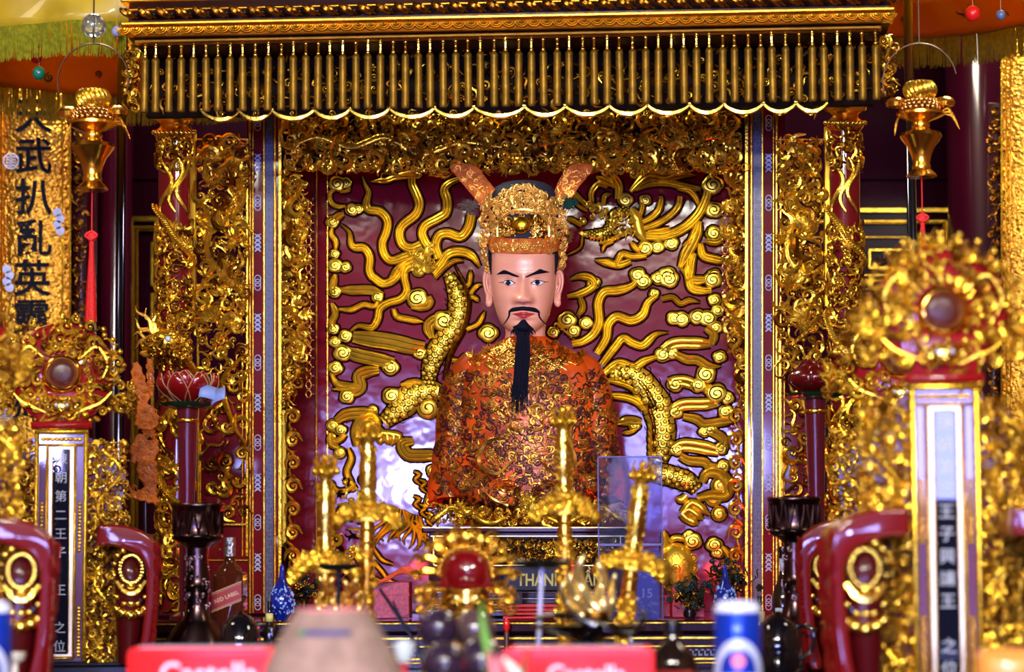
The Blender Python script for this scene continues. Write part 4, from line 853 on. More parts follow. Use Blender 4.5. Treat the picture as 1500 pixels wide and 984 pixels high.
for i in range(330):
    a = rng.uniform(-1.55, 1.55); y = rng.uniform(500, 546); u = RC_+rng.uniform(-84, 84)
    lim = 546-((u-RC_)/86)**2*18+5*math.cos((u-RC_)*.16)
    if y < lim: emb_t(b, rng.choice((0, 1, 2, 3, 7, 8)), u, -y, rng.uniform(3, 5.5), rng.random()*6.3, rng.choice((1, -1)), 0)
e = [(RC_+x, -(546-((x)/86)**2*18+5*math.cos(x*.16))) for x in np.linspace(-82, 82, 60)]; emb(b, e, 1.6, 90)
b.px('collar_embossing', EMBL, statue, YS)
b = MB()                                                     # big frontal dragon and flames
for s in (-1, 1):
    for i in range(9):
        x0 = RC_+s*(8+i*5.5); y0 = 592-i*1.5; x1 = RC_+s*(14+i*6.6); y1 = 556+i*3.2
        emb(b, [(x0, -y0), (x0+s*(4 if i % 2 else -2), -(y0*.6+y1*.4)), (x1-s*3, -(y0*.3+y1*.7)), (x1, -y1)], 1.9, 14)
    emb(b, [(RC_+s*4, -598), (RC_+s*16, -594), (RC_+s*24, -602), (RC_+s*14, -611)], 3.2)
    for r in (7, 4.5): th = np.linspace(0, 2*PI, 14); emb(b, np.c_[RC_+s*15+r*np.cos(th), -600+r*.8*np.sin(th)], 1.6, 24)
    emb(b, [(RC_+s*6, -616), (RC_+s*24, -614), (RC_+s*40, -602), (RC_+s*54, -606), (RC_+s*62, -590)], 2.4, 24)
    emb(b, [(RC_, -628), (RC_+s*14, -632), (RC_+s*26, -626), (RC_+s*20, -618)], 3)
    emb(b, [(RC_+s*30, -640), (RC_+s*60, -650), (RC_+s*70, -680), (RC_+s*44, -696), (RC_+s*20, -676)], 4.5, 30)
    th = np.linspace(0, 5.2*PI, 50); rr = 16*(1-th/(5.6*PI)); emb(b, np.c_[RC_+s*30+rr*np.cos(th), -716+rr*.75*np.sin(th)], 2.0, 60)
    emb(b, [(RC_+s*70, -702), (RC_+s*54, -728), (RC_+s*26, -742), (RC_, -746)], 2.2, 30)
emb(b, [(RC_-50, -660), (RC_, -664), (RC_+50, -660)], 1.4, 40)
b.px('dragon_embossing', EMBL, statue, YS)
b = MB()
for i in range(2100):
    u = rng.uniform(640, 906); y = rng.uniform(546, 756)
    d = abs(u-RC_); 
    if 60 < d < 88 and y < 640 and rng.random() < .55: continue
    emb_t(b, rng.choice((0, 1, 2, 3, 3, 4, 4, 6, 7)), u, -y, rng.uniform(2.8, 6.2), rng.random()*6.3, rng.choice((1, -1)), 0 if rng.random() < .52 else 1)
for i in range(70):
    u = rng.uniform(655, 888); y = rng.uniform(545, 700); w = cast(robe_bvh, u, -y, -60)
    if w > -20: b.ball((u, -y, w), (2.4, 2.4, 1.8), 8, 5, 0)
b.px('robe_embossing', [EMB, mat('embossed_dark', (.07, .012, .010), .4, .5)], statue, YS)
# goatee: a fan of strands from the chin, falling over the chest
b = MB(); b2 = robe_bvh
patch(b, head_bvh, [(751, 480), (758, 476.5), (764, 470.4), (767, 469.5), (770, 470.4), (775, 477), (782, 483)], [(754, 489), (759, 489.5), (764, 490), (767, 490), (770, 490), (774, 489.5), (777.5, 488)], 20, 6, .6, 2.5)
for i in range(90):
    f = rng.uniform(-1, 1); g_ = rng.uniform(-1, 1); yb = rng.uniform(560, 607)
    xs = [UC+f*13, UC+f*8.5, UC+f*9.5-1+rng.uniform(-1.5, 1.5), UC+f*9-3+rng.uniform(-2, 2), UC+f*11-7+rng.uniform(-4, 4)]
    ys = [480+abs(f)*3, 492, 515, 550, yb]; z0 = 44+g_*2
    ws = [z0, 43+g_*3, max(48, cast(b2, xs[2], -515)+4)+g_*3, cast(b2, xs[3], -550)+5+g_*2.5, cast(b2, xs[4], -yb, 60)+4+g_*2]
    c = cr(np.stack([xs, -np.array(ys), ws], -1), 26); b.tube(c, 1.35*np.linspace(1, .2, 26)**.7, 5)
for i in range(26):
    f = rng.uniform(-1, 1); b.tube(cr(np.array([(UC+f*10, -478-abs(f)*3, 45), (UC+f*17, -486-rng.random()*3, 44), (UC+f*19, -491-rng.random()*4, 41)]), 8), np.linspace(1.6, .2, 8), 4)
b.px('goatee', HAIR, statue, YS)
# hair edge under the hat
b = MB()
for s in (-1, 1):
    q = cr(np.array([(UC+s*47, -368, 6), (UC+s*48.2, -382, 8), (UC+s*47.6, -394, 9), (UC+s*46.8, -404, 10)]), 14); b.tube(q, np.linspace(4.5, 1, 14), 8)
b.px('sideburns', HAIR, statue, YS)
# headdress ------------------------------------------------------------------------------------------
CAP = mat('dark_hat_felt', (.022, .025, .04), .7, spec=.1)
FIL = mat('headdress_gilding', (1.0, .56, .11), .34, .75, vary=.3, vscale=70); ORW = mat('orange_carved_wood', (.66, .15, .02), .5, coat=.1, spec=.15, bump=.8, bscale=90, vary=.3, vscale=50)
cb = MB(); yy = np.array([373, 360, 345, 330, 312, 296, 284, 275, 269, 266, 264.8]); ww = np.array([49, 50, 50, 50, 51, 51, 48, 41, 30, 17, .5]); dd = np.array([46, 48, 48, 48, 48, 46, 42, 36, 27, 15, .5])
th = np.linspace(-PI, PI, 60, endpoint=False)
cb.loft(np.array([np.stack([UC+1+w*np.sin(th), -y+0*th, d*np.cos(th)-2], -1) for y, w, d in zip(yy, ww, dd)]), 0)
cap_bvh = cb.bvh(); cap = cb.px('hat', CAP, statue, YS, 70)
b = MB()                                                     # brim band
ys = [374, 373, 362, 352, 350]; lf = [0, 2.2, 2.8, 2.2, 0]
b.loft(np.array([np.stack([UC+1+(49.5+l_)*np.sin(th), -y-0*th-(np.abs(np.sin(th))**3)*-4, (47+l_)*np.cos(th)-2], -1) for y, l_ in zip(ys, lf)]), 0, cap=False)
bb = b.bvh(); b.px('hat_band', ORW, statue, YS)
b = MB()
def hat_t(b, bv, k, u, v, s, ang, fl, m=0, lift=0.0):
    w = cast(bv, u, v, -60)
    if w < -30: return
    put(b, k, u, v, w+lift, s, ang, fl, (u-UC)/55*.9, m, s*.8)
for i in range(70): hat_t(b, bb, rng.choice((0, 1, 3, 7, 8)), UC+rng.uniform(-47, 47), -rng.uniform(354, 370), rng.uniform(2, 3.6), rng.random()*6.3, 1, 0)
for dx in (0, -7, 7): hat_t(b, bb, 8, UC+dx, -361, 5 if dx else 6, 0, 1, 0, 1)
b.px('band_carving', FIL, statue, YS)
b = MB()                                                     # gilt openwork over the hat
def inside(u, y):
    x = u-UC-1
    return y > 274+abs(x)**2*.0105 and (y < 313+abs(x)**2*.004 or abs(x) > 38)
for i in range(760):
    u = UC+rng.uniform(-50, 52); y = rng.uniform(272, 352)
    if inside(u, y): hat_t(b, cap_bvh, rng.choice((0, 1, 2, 3, 7, 8, 8)), u, -y, rng.uniform(2.6, 5.2), rng.random()*6.3, rng.choice((1, -1)), 0, rng.uniform(0, 4))
for rr, off in ((43, 2), (38, 3.5)):                         # arched rim
    q = cr(J([(UC-rr, 348), (UC-rr+2, 328), (UC-rr*.55, 313), (UC, 308), (UC+rr*.55, 313), (UC+rr-2, 328), (UC+rr, 348)]), 50); b.tube([(x, y, cast(cap_bvh, x, y)+off) for x, y in q], 2.3, 6)
for s in (-1, 1):                                            # hanging side lappets
    for i in range(95):
        k = rng.random(); y = 288+k*108; x = UC+1+s*(51+9*math.sin(k*2.6)-3*k)+rng.uniform(-6, 6)*(1-.25*k)
        put(b, rng.choice((0, 1, 3, 7, 8)), x, -y, 12-14*k+rng.uniform(-4, 4), rng.uniform(3, 5.2), rng.random()*6.3, rng.choice((1, -1)), rng.uniform(-.5, .5))
for s in (-1, 1):
    for i in range(120): x = UC+s*rng.uniform(12, 42); y = rng.uniform(320, 347); hat_t(b, cap_bvh, rng.choice((0, 1, 3, 7)), x, -y, rng.uniform(2.8, 5.0), rng.random()*6.3, 1, 0 if rng.random() < .5 else 1, 1)
b.px('openwork_crown', [FIL, GOLD2], statue, YS)
b = MB(); w = cast(cap_bvh, 763.5, -331); b.lathe([(13.5, 0), (13, 3.5), (11.6, 5), (8, 7.2), (4, 8.2), (.1, 8.6)], 28, (763.5, -331, w), 'w')
b.px('crown_jewel', mat('jewel_gold', (1, .62, .03), .22, 1), statue, YS)
for s, out in ((-1, [(659, 247), (672, 241), (698, 247), (712, 264), (728, 284), (736, 300), (716, 316), (708, 306)]), (1, [(813, 282), (822, 262), (836, 246), (852, 242), (868, 246), (858, 262), (846, 276), (836, 292), (818, 298)])):
    b = MB(); o = cr(J(out+[out[0]]), 60)[:-1]; b.plate(o, 4, 10, 1.5); 
    mnx = o[:, 0].mean(); mny = o[:, 1].mean()
    for i in range(46):
        q = rng.random()**.5; j = rng.randrange(len(o)); p = np.array([mnx, mny])+(o[j]-np.array([mnx, mny]))*q*.88; put(b, rng.choice((0, 1, 3, 4, 7)), p[0], p[1], 10, rng.uniform(2.5, 4.5), rng.random()*6.3, 1, 0, 1, 2)
    b.tube(np.c_[o, 10+0*o[:, 0]], 1.1, 5, closed=True)
    b.px('hat_wing', [ORW, mat('orange_carved_light', (.90, .36, .05), .4, .5)], statue, YS)
def pom(name, cx, cy, rx, ry_, w, m, n):
    b = MB()
    for i in range(n):
        a = rng.random()*6.28; q = rng.random()**.6; u = cx+rx*q*math.cos(a)*.7; v = -cy+ry_*q*math.sin(a)*.7
        b.tube(cr([(cx+(u-cx)*.2, -cy+(v+cy)*.2, w), (u, v, w+rng.uniform(-4, 6)), (cx+(u-cx)*1.5, -cy+(v+cy)*1.5, w+rng.uniform(-5, 5))], 5), (1.4, 1.2, 1, .7, .2), 4)
    b.px(name, m, statue, YS)
pom('green_pompom', 829, 299, 20, 13, 8, mat('green_plume', (.006, .05, .035), .6), 170)
pom('grey_pompom', 690, 304, 20, 12, -4, mat('brown_plume', (.12, .075, .06), .7), 150)
pom('brown_pompom', 833, 348, 9, 12, -6, mat('rust_plume', (.16, .05, .01), .7), 60)
# carved dragon rail across the lap, and the pedestal ---------------------------------------------------
t = thing('dragon_rail', 'low gilt rail of two dragons and a yellow pearl before the statue', 'carved rail', at(772, 772, 6.36))
b = MB()
filigree(b, rng, (628, 918, -766, -738), 230, 4, 7.5, -2, 6, lambda u, v: -v > 748-10*math.exp(-((abs(u-772)-100)/34)**2)-14*math.exp(-((u-772)/16)**2), ((0, .55), (1, .45)))
for s in (-1, 1):
    q = cr(J([(772+s*140, 764), (772+s*112, 744), (772+s*84, 752), (772+s*56, 766), (772+s*30, 758)]), 50); b.tube(np.c_[q, 6+2*np.sin(np.arange(50)*.4)], 6*np.sin((.1+.8*np.linspace(0, 1, 50))*PI)**.5, 8)
    b.ball((772+s*88, -750, 12), (10, 8, 8), 10, 8); b.ball((772+s*78, -752, 18), (3, 3, 3), 8, 6); put(b, 6, 772+s*100, -748, 12, 12, s*.9, 1, 0, 0)
    for j in range(4): b.tube(cr(J([(772+s*(104+j*7), 752-j*3), (772+s*(112+j*8), 742-j*2), (772+s*(122+j*8), 744)]), 8), np.linspace(2.4, .4, 8), 5)
put(b, 6, 774, -738, 6, 13, 0, 1, 0, 0, 8); put(b, 6, 774, -742, 9, 10, 0, 1, 0, 0, 6)
b.px('dragon_carving', [GOLD, GOLD2], t, 6.368)
b = MB(); b.ball((782, -744, 14), (6.5, 6.5, 6.5), 14, 10); b.px('pearl', mat('yellow_pearl', (.75, .62, .05), .2, coat=1), t, 6.37)
t = thing('statue_pedestal', 'dark lacquered pedestal with a gilt carved frieze under the statue', 'pedestal', at(772, 902, 6.3))
Y = 6.33; b = MB(); b.box(618, 926, -780, -772, -230, 8, 2); b.box(628, 916, BOT(6.71), -780, -230, 0, 1); b.box(622, 922, -836, -829, -230, 5, 2); b.px('body', mat('pedestal_lacquer', (.035, .003, .007), .4, coat=.35, coat_r=.06, spec=.05), t, Y, False)
b = MB()
for q in ((618, 926, -773.5, -771.5, 8.5), (630, 914, -786, -784, 2), (636, 908, -829, -827, 2), (634, 636, -828, -785, 2), (908, 910, -828, -785, 2)): b.box(q[0], q[1], q[2], q[3], -2, q[4], .5)
b.px('gilt_edge', GOLDL, t, Y, False)
b = MB(); b.box(638, 906, -826, -788, -1, .6, 0, 2); filigree(b, rng, (642, 902, -824, -790), 330, 2.4, 4.4, 1, 2, None, ((0, .4), (1, .6))); b.px('carved_frieze', [GOLD, GOLD2, DARK], t, Y)
for k in range(4):                                           # stepped base
    b = MB(); y0 = 866+k*9; b.box(640-k*6, 905+k*6, max(-y0-9, BOT(Y)), -y0, -60, 14+k*6, 1); b.px('base_step', mat('step_lacquer', (.03, .006, .01), .2, coat=1), t, Y, False)
    b = MB(); b.box(640-k*6, 905+k*6, -y0-2.2, -y0-.6, 0, 14.8+k*6, .4); b.px('step_line', mat('pale_line', (.8, .6, .4), .3, .6), t, Y, False)
# name board
t = thing('name_board', 'black name board with yellow capital letters in front of the pedestal', 'sign', at(778, 870, 6.2))
b = MB(); b.box(735, 850, -866, -828, -8, 0, 2); b.box(745, 765, BOT(6.22), -864, -7, -2); b.box(815, 835, BOT(6.22), -864, -7, -2); b.px('board', BLACK, t, 6.22, False)
b = MB(); b.merge(text_mb('THÁNH TRẦN', 20, .4, 'LEFT', bold=.4), np.diag([.98, 1.25, 1]), (757, -850, .5)); b.px('lettering', mat('olive_gold_letters', (.42, .36, .03), .4), t, 6.22, False)

statue.location.z += .003
# ---------------------------------------------------------------- ancestral thrones with name tablets
def throne(name, label, loc, chars, rot, sides, seed, arms=(-1, 1), grp='altar thrones with name tablets'):
    t = thing(name, label, 'altar throne', loc, grp, (0, 0, rot)); rng = random.Random(seed)
    b = MB(); b.box(-.16, .16, -.03, -.004, -.09, .06, .006); b.box(-.15, .15, -.006, 0, -.08, .05, .002); b.m('plinth', BLACK, t, False)
    b = MB()
    for q in ((-.059, -.049, 0, .515, .016), (.049, .059, 0, .515, .016), (-.059, .059, .505, .515, .018), (-.05, .05, .478, .484, .01), (-.034, -.028, .01, .48, .012), (.028, .034, .01, .48, .012), (-.03, .03, .006, .012, .012), (-.02, -.018, .02, .47, .010), (.018, .02, .02, .47, .010)): b.box(q[0], q[1], q[2], q[3], -.02, q[4], .0025)
    for s in (-1, 1):
        for k in range(58):
            v = .015+k*.008
            if k % 29 < 14: b.ball((s*.0415, v, .004), (.0045, .0045, .004), 6, 4)
    for k in range(9): b.ball((-.04+k*.01, .494, .006), (.006, .005, .004), 6, 4)
    b.m('tablet_frame', GOLD, t)
    b = MB(); b.box(-.05, .05, .002, .51, -.02, 0); b.m('tablet_ground', mat('tablet_red', (.10, .004, .02), .25, coat=1), t, False)
    b = MB(); b.box(-.028, .028, .012, .478, -.005, .003, .001); b.m('tablet_mat', mat('pale_gilt_mat', (.8, .62, .28), .25, 1), t, False)
    b = MB(); b.box(-.0185, .0185, .018, .472, 0, .006, .001); b.m('name_plaque', mat('plaque_black', (.003, .004, .012), .4, coat=1, coat_r=.02, spec=.03), t, False)
    if chars:
        b = MB(); n = len(chars)
        for i, ch in enumerate(chars):
            if ch != ' ': b.merge(text_mb(ch, .0275, .0004), None, (0, .448-.415*i/(n-1), .0068))
        b.m('lettering', mat('plaque_white', (.50, .52, .56), .5), t, False)
    b = MB(); b.box(-.067, .067, .517, .533, -.02, .02, .004); b.plate([(-.055, .533), (.055, .533), (.075, .60), (-.075, .60)], -.01, .008, .003); b.lathe([(.115, -.012), (.115, -.004), (.11, 0), (.001, 0)], 40, (0, .64, 0), 'w'); b.m('crest_board', mat('crest_red', (.26, .004, .006), .4, coat=.6, coat_r=.1, spec=.1), t)
    b = MB(); b.lathe([(.045, -.005), (.044, .012), (.039, .02), (.034, .021), (.032, .016), (.030, .013)], 40, (0, .64, 0), 'w'); b.m('medallion_ring', mat('medallion_gilding', (1, .5, .08), .15, 1), t)
    b = MB(); b.lathe([(.031, .012), (.028, .0145), (.016, .016), (.0005, .0165)], 32, (0, .64, 0), 'w'); b.m('medallion', mat('medallion_lacquer', (.075, .014, .006), .4, coat=.3, coat_r=.25, spec=.1), t)
    b = MB()
    for ring, n, r0, s0 in ((0, 30, .058, .011), (1, 36, .078, .013), (2, 40, .1, .014), (3, 44, .121, .011)):
        for i in range(n):
            a = 2*PI*(i+rng.random()*.7)/n; r = r0+rng.uniform(-.008, .008); x = r*math.cos(a)*1.06; y = r*math.sin(a)
            put(b, rng.choice((0, 1, 2, 3, 4, 6, 7)), x, .64+y*1.0, .004+.006*rng.random(), s0*rng.uniform(.7, 1.2), a+rng.uniform(-1, 1), rng.choice((1, -1)), 0, 0 if rng.random() < .75 else 1)
    for i in range(13): a = PI*(i+.5)/13; b.ball((.136*math.cos(a), .645+.128*math.sin(a), .0), .0065, 8, 6)
    for s in (-1, 1):                                        # ears of the crest
        for i in range(26): put(b, rng.choice((0, 1, 2, 3, 6)), s*(.135+rng.uniform(-.02, .025)), .60+rng.uniform(-.045, .03), .006*rng.random(), .012*rng.uniform(.7, 1.2), rng.random()*6, 1, 0, rng.choice((0, 0, 1)))
        q = cr([(s*.04, .635+.04, .012), (s*.075, .70, .014), (s*.1, .665, .012), (s*.09, .63, .012)], 24); b.tube(q, .0042*np.sin((.1+.8*np.linspace(0, 1, 24))*PI)**.5, 6)
        q = cr([(s*.02, .545, .012), (s*.05, .56, .014), (s*.085, .575, .012), (s*.11, .6, .008)], 20); b.tube(q, .0042*np.sin((.1+.8*np.linspace(0, 1, 20))*PI)**.5, 6)
    for k in range(11): a = PI*(k+.5)/11; b.tube([(0.05*math.cos(a), .64+.05*math.sin(a), .012), (.064*math.cos(a+.15), .64+.064*math.sin(a+.15), .014)], (.005, .001), 5)
    b.m('crest_carving', [GOLD, GOLD2], t)
    b = MB(); b.ball((0, .565, .014), (.024, .02, .014), 12, 8); b.ball((0, .556, .028), (.008, .006, .006), 8, 6)
    for s in (-1, 1): b.tube(cr([(s*.004, .575, .028), (s*.014, .582, .026), (s*.026, .574, .018)], 8), .0035, 5); b.ball((s*.012, .569, .026), (.004, .004, .003), 8, 6, 1); b.tube(cr([(s*.004, .552, .026), (s*.018, .546, .022), (s*.034, .556, .012)], 10), np.linspace(.0045, .0015, 10), 5); put(b, 0, s*.03, .565, .012, .012, s, s)
    b.m('lion_face', [GOLDL, BONE], t)
    for s in sides:                                          # carved wings either side of the tablet
        b = MB(); o = [(s*.058, 0), (s*.135, 0), (s*.14, .2), (s*.128, .3), (s*.142, .42), (s*.11, .47), (s*.058, .5)]; b.plate(o, -.015, -.008, 0); b.m('wing_board', mat('wing_red', (.09, .003, .006), .45, coat=.25, spec=.1), t)
        b = MB()
        for k in range(2): b.box(*sorted((s*(.09+.03*k), s*(.094+.03*k))), .0, .36, -.008, .006, .001)
        filigree(b, rng, tuple(sorted((s*.06, s*.145)))+(0, .49), 460, .0055, .0105, -.006, .010, None, ((0, .75), (1, .25)))
        for pts in ([(s*.07, .02), (s*.12, .1), (s*.075, .18), (s*.125, .26), (s*.08, .34), (s*.13, .42), (s*.09, .47)],): q = cr(pts, 60); b.tube(np.c_[q, .006+.004*np.sin(np.arange(60)*.5)], .0045, 7)
        b.m('wing_carving', [GOLD, GOLD2], t)
    for s in arms:                                           # lacquer arms ending in lion masks
        a = thing_part('arm', s, t)
    return t
def thing_part(name, s, t):
    b = MB(); J_ = [(.085, .302), (.12, .302), (.155, .297), (.185, .285), (.208, .264), (.2165, .235), (.216, .19), (.211, .12), (.202, .05), (.196, 0), (.170, 0), (.180, .06), (.187, .13), (.190, .19), (.187, .214), (.176, .232), (.156, .244), (.13, .252), (.11, .256), (.085, .258)]
    o = cr([(s*x, y) for x, y in J_+[J_[0]]], 90)[:-1]; b.plate(o, -.02, .165, .007)
    rg = random.Random(7)
    for i in range(46): y = rg.uniform(.0, .26); x = s*(.2075+.008*min(1, y/.15)); b.tube(cr([(x, y+.012, .163), (x-s*.006, y, .172), (x-s*.002, y-.016, .166)], 5), (.001, .004, .0045, .003, .0008), 5)
    for i in range(60): y = rg.uniform(.0, .25); x = s*(.202+.014*min(1, y/.2)); w = rg.uniform(0, .15); b.tube(cr([(x, y+.015, w), (x+s*.003, y, w+.006), (x, y-.02, w+.002)], 5), (.001, .004, .005, .003, .0008), 5)
    vs = np.linspace(0, 1, 12); rings = []
    for k in vs:
        v = .245-.245*k; hw = lerp([0, .08, .3, .7, 1], [.012, .03, .036, .028, .02], k); ctr = s*lerp([0, .3, 1], [.150, .156, .150], k); th = np.linspace(-PI, PI, 24, endpoint=False); dpt = lerp([0, .15, .6, 1], [.03, .05, .046, .034], k)
        rings.append(np.stack([ctr+hw*np.sign(np.sin(th))*np.abs(np.sin(th))**.8, v+0*th, .11+dpt*np.sign(np.cos(th))*np.abs(np.cos(th))**.8], -1))
    c_ = MB(); c_.loft(np.array(rings)[:, ::-1])
    arm = b.m('arm', REDB, t, 40); c_.m('arm_core', mat('arm_core_maroon', (.06, .002, .003), .4, coat=.25, coat_r=.1, spec=.1), arm)
    m = MB(); c = s*.157; th = np.linspace(0, 2*PI, 26, endpoint=False); z = .157
    m.tube(np.c_[c+.024*np.cos(th), .205+.03*np.sin(th), z+0*th], .0045, 6, closed=True, m=0)
    for a in th[::1]: m.ball((c+.024*math.cos(a), .205+.03*math.sin(a), z+.004), .005, 6, 4)
    for dx, dy, r in ((0, .046, .011), (-.018, .040, .009), (.018, .040, .009), (-.03, .030, .008), (.03, .030, .008), (0, -.036, .012), (-.02, -.036, .008), (.02, -.036, .008), (-.03, -.06, .007), (.03, -.06, .007), (0, -.100, .015), (-.017, -.095, .013), (.017, -.095, .013), (-.03, -.086, .010), (.03, -.086, .010), (0, -.075, .009), (-.014, -.074, .007), (.014, -.074, .007), (-.036, .012, .006), (.036, .012, .006), (-.036, -.012, .006), (.036, -.012, .006)): m.ball((c+dx, .205+dy, z-.004), (r, r*.85, r), 8, 6)
    m.tube(cr([(c-.03, .178, z-.006), (c-.015, .158, z+.002), (c, .152, z+.004), (c+.015, .158, z+.002), (c+.03, .178, z-.006)], 20), .006, 6)
    m.lathe([(.026, -.004), (.024, .004), (.0005, .006)], 20, (c, .136, z-.01), 'w', sw=.3, m=1)
    mk = m.m('lion_mask', [GOLDL, BLACK], arm); return arm
p = at(1390, 980, 4.45); throne('altar_throne', 'largest gilt throne with black tablet, at the right behind the orange packet', (p.x, 4.45, 1.28), '陳朝第三王子興讓王 之位', math.radians(3), (-1, 1), 41, (-1, 1))
p = at(87, 965, 5.7); throne('altar_throne', 'gilt throne with white lettered black tablet below the black lettered couplet board', (p.x, 5.7, 1.28), '陳朝第二王子 王 之位', math.radians(12), (-1, 1), 42, (-1, 1))
p = at(-90, 965, 4.75); throne('altar_throne', 'gilt throne cut off by the left edge, red arm before the lettered black tablet', (p.x, 4.75, 1.28), None, math.radians(12), (1,), 43, (1,))
p = at(1327, 980, 5.5); throne('altar_throne', 'gilt throne mostly hidden behind the largest throne, red arm by the bronze jar', (p.x, 5.5, 1.28), None, math.radians(-4), (-1,), 44, (-1,))
# ---------------------------------------------------------------- ceremonial swords
def sword(label, px, pg, py, Y, gw, scab, lean, seed, piece=1.0):
    rng = random.Random(seed); k = Y/F; g = at(px, pg, Y)
    t = thing('ceremonial_sword', label, 'sword', (g.x, Y, 1.252), 'gilt swords in the stand', (0, lean, 0)); H = g.z-1.252; L = (pg-py)*k
    b = MB(); r = .0165
    b.lathe([(r*.9, H+.012), (r*1.05, H+.02), (r*.85, H+.03), (r*.95, H+L*.30), (r*1.12, H+L*.5), (r*.95, H+L*.68), (r*.75, H+L*.78), (r*.9, H+L*.82)], 20)
    for i in range(90): a = rng.random()*6.28; v = H+L*(.1+.66*rng.random()); b.ball((r*math.cos(a), v, r*math.sin(a)), (.0035, .004, .0035), 5, 4)
    b.m('grip', GOLDL, t)
    b = MB(); b.lathe([(r*.9, H+L*.8), (r*1.25, H+L*.84), (r*1.1, H+L*.88), (r*.5, H+L*.93), (.0005, H+L*.95)], 16)
    for i in range(7): a = i*2*PI/7; b.ball((r*1.35*math.cos(a), H+L*.86, r*1.35*math.sin(a)), .0075, 8, 6); b.tube(cr([(r*math.cos(a), H+L*.9, r*math.sin(a)), (r*1.3*math.cos(a), H+L*.96, r*1.3*math.sin(a)), (r*.9*math.cos(a), H+L*1.02, r*.9*math.sin(a))], 7), np.linspace(.005, .001, 7), 5)
    b.ball((0, H+L*.98, 0), .008, 8, 6); b.m('pommel', GOLD, t)
    b = MB(); w = gw*k/2
    b.lathe([(.0005, H+.022), (w*.35, H+.018), (w*.55, H+.0), (w*.52, H-.018), (.0005, H-.02)], 24, sw=.5)
    for s in (-1, 1): b.tube(cr([(s*w*.3, H+.008, 0), (s*w*.7, H-.008, 0), (s*w*.93, H-.022, 0)], 12), np.linspace(.017, .013, 12), 10); b.ball((s*w*.95, H-.024, 0), (.015, .014, .014), 10, 8)
    for i in range(110):
        x = rng.uniform(-1, 1); put(b, rng.choice((0, 1, 3, 7)), x*w, H+.012-.03*x*x+rng.uniform(-.016, .012), .012+.012*(1-x*x), rng.uniform(.005, .009), rng.random()*6, 1, 0, 0)
    b.m('guard', GOLD, t)
    b = MB(); q = .0145; z0 = max(0, H-scab); b.lathe([(q*.6, z0), (q*.95, z0+.02), (q, H-.06), (q, H-.02)], 18)
    b.m('scabbard', BRASS, t)
    b = MB()
    for i in range(120): a = rng.random()*PI; v = z0+(H-.07-z0)*rng.random(); put(b, rng.choice((0, 1, 3, 5, 7)), q*1.0*math.cos(a), v, q*math.sin(a), rng.uniform(.005, .009), rng.random()*6)
    for v in (H-.035, H-.06): b.lathe([(q*1.02, v-.003), (q*1.15, v), (q*1.02, v+.003)], 18)
    b.m('scabbard_carving', GOLD, t)
    return t
sword('leftmost gilt sword, its grip in front of the relief panel edge', 477, 825, 668, 5.0, 96, .5, .0, 51)
sword('tall gilt sword left of the incense burner, curved guard in front of the white reflection', 536, 750, 620, 5.05, 100, .52, math.radians(.5), 52)
sword('gilt sword upright in front of the right half of the robe', 829, 740, 598, 5.05, 92, .52, math.radians(-.5), 53)
sword('leaning gilt sword in front of the blue glass case', 903, 820, 676, 5.0, 96, .5, math.radians(7), 54)
# stand that holds them: gilt flames and tassels
def flames(name, label, cat, cx, cy, Y, spec, ms, base):
    t = thing(name, label, cat, (at(cx, cy, Y).x, Y, 1.25)); k = Y/F; o = t.location
    b = MB()
    for pts, r in spec: q = cr([at(x, y, Y) for x, y in pts], 22); b.tube(np.stack([q[:, 0]-o.x, q[:, 2]-o.z, .01*np.sin(np.arange(22)*.4)], -1), r*k*np.sin((.1+.86*np.linspace(0, 1, 22))*PI)**.6, 8)
    b.m('flames', ms, t)
    b = MB(); zt = at(cx, cy, Y).z-o.z; b.lathe([(base*k*1.5, 0), (base*k*1.4, .02), (base*k*.5, .04), (base*k*.45, zt-.02), (base*k, zt), (base*k*.9, zt+.012), (.001, zt+.015)], 24); b.m('foot', GOLD2, t)
flames('flame_finial', 'pale gilt flame ornament between the two right swords', 'ornament', 872, 905, 4.6, [([(892, 905), (868, 884), (850, 858), (848, 832), (856, 812)], 10), ([(884, 905), (852, 886), (838, 862), (836, 838)], 8), ([(894, 900), (878, 872), (884, 848), (876, 822)], 8), ([(868, 908), (840, 892), (824, 868), (828, 850)], 7), ([(898, 892), (896, 866), (902, 840)], 6)], mat('flame_gold', (1.0, .78, .30), .28, .9), 22)
flames('tassel_ornament', 'white and gilt ornament below the left swords behind the straw hat', 'ornament', 500, 905, 4.9, [([(474, 905), (466, 880), (476, 862), (468, 842)], 6), ([(486, 905), (496, 880), (484, 860), (490, 844)], 8), ([(505, 905), (496, 882), (512, 866), (504, 848)], 7), ([(522, 905), (530, 876), (518, 858), (526, 846)], 6), ([(478, 890), (498, 874), (512, 884), (528, 868)], 6), ([(492, 900), (506, 894), (520, 900)], 7)], mat('pale_gilding_white', (.95, .60, .14), .28, .95), 26)
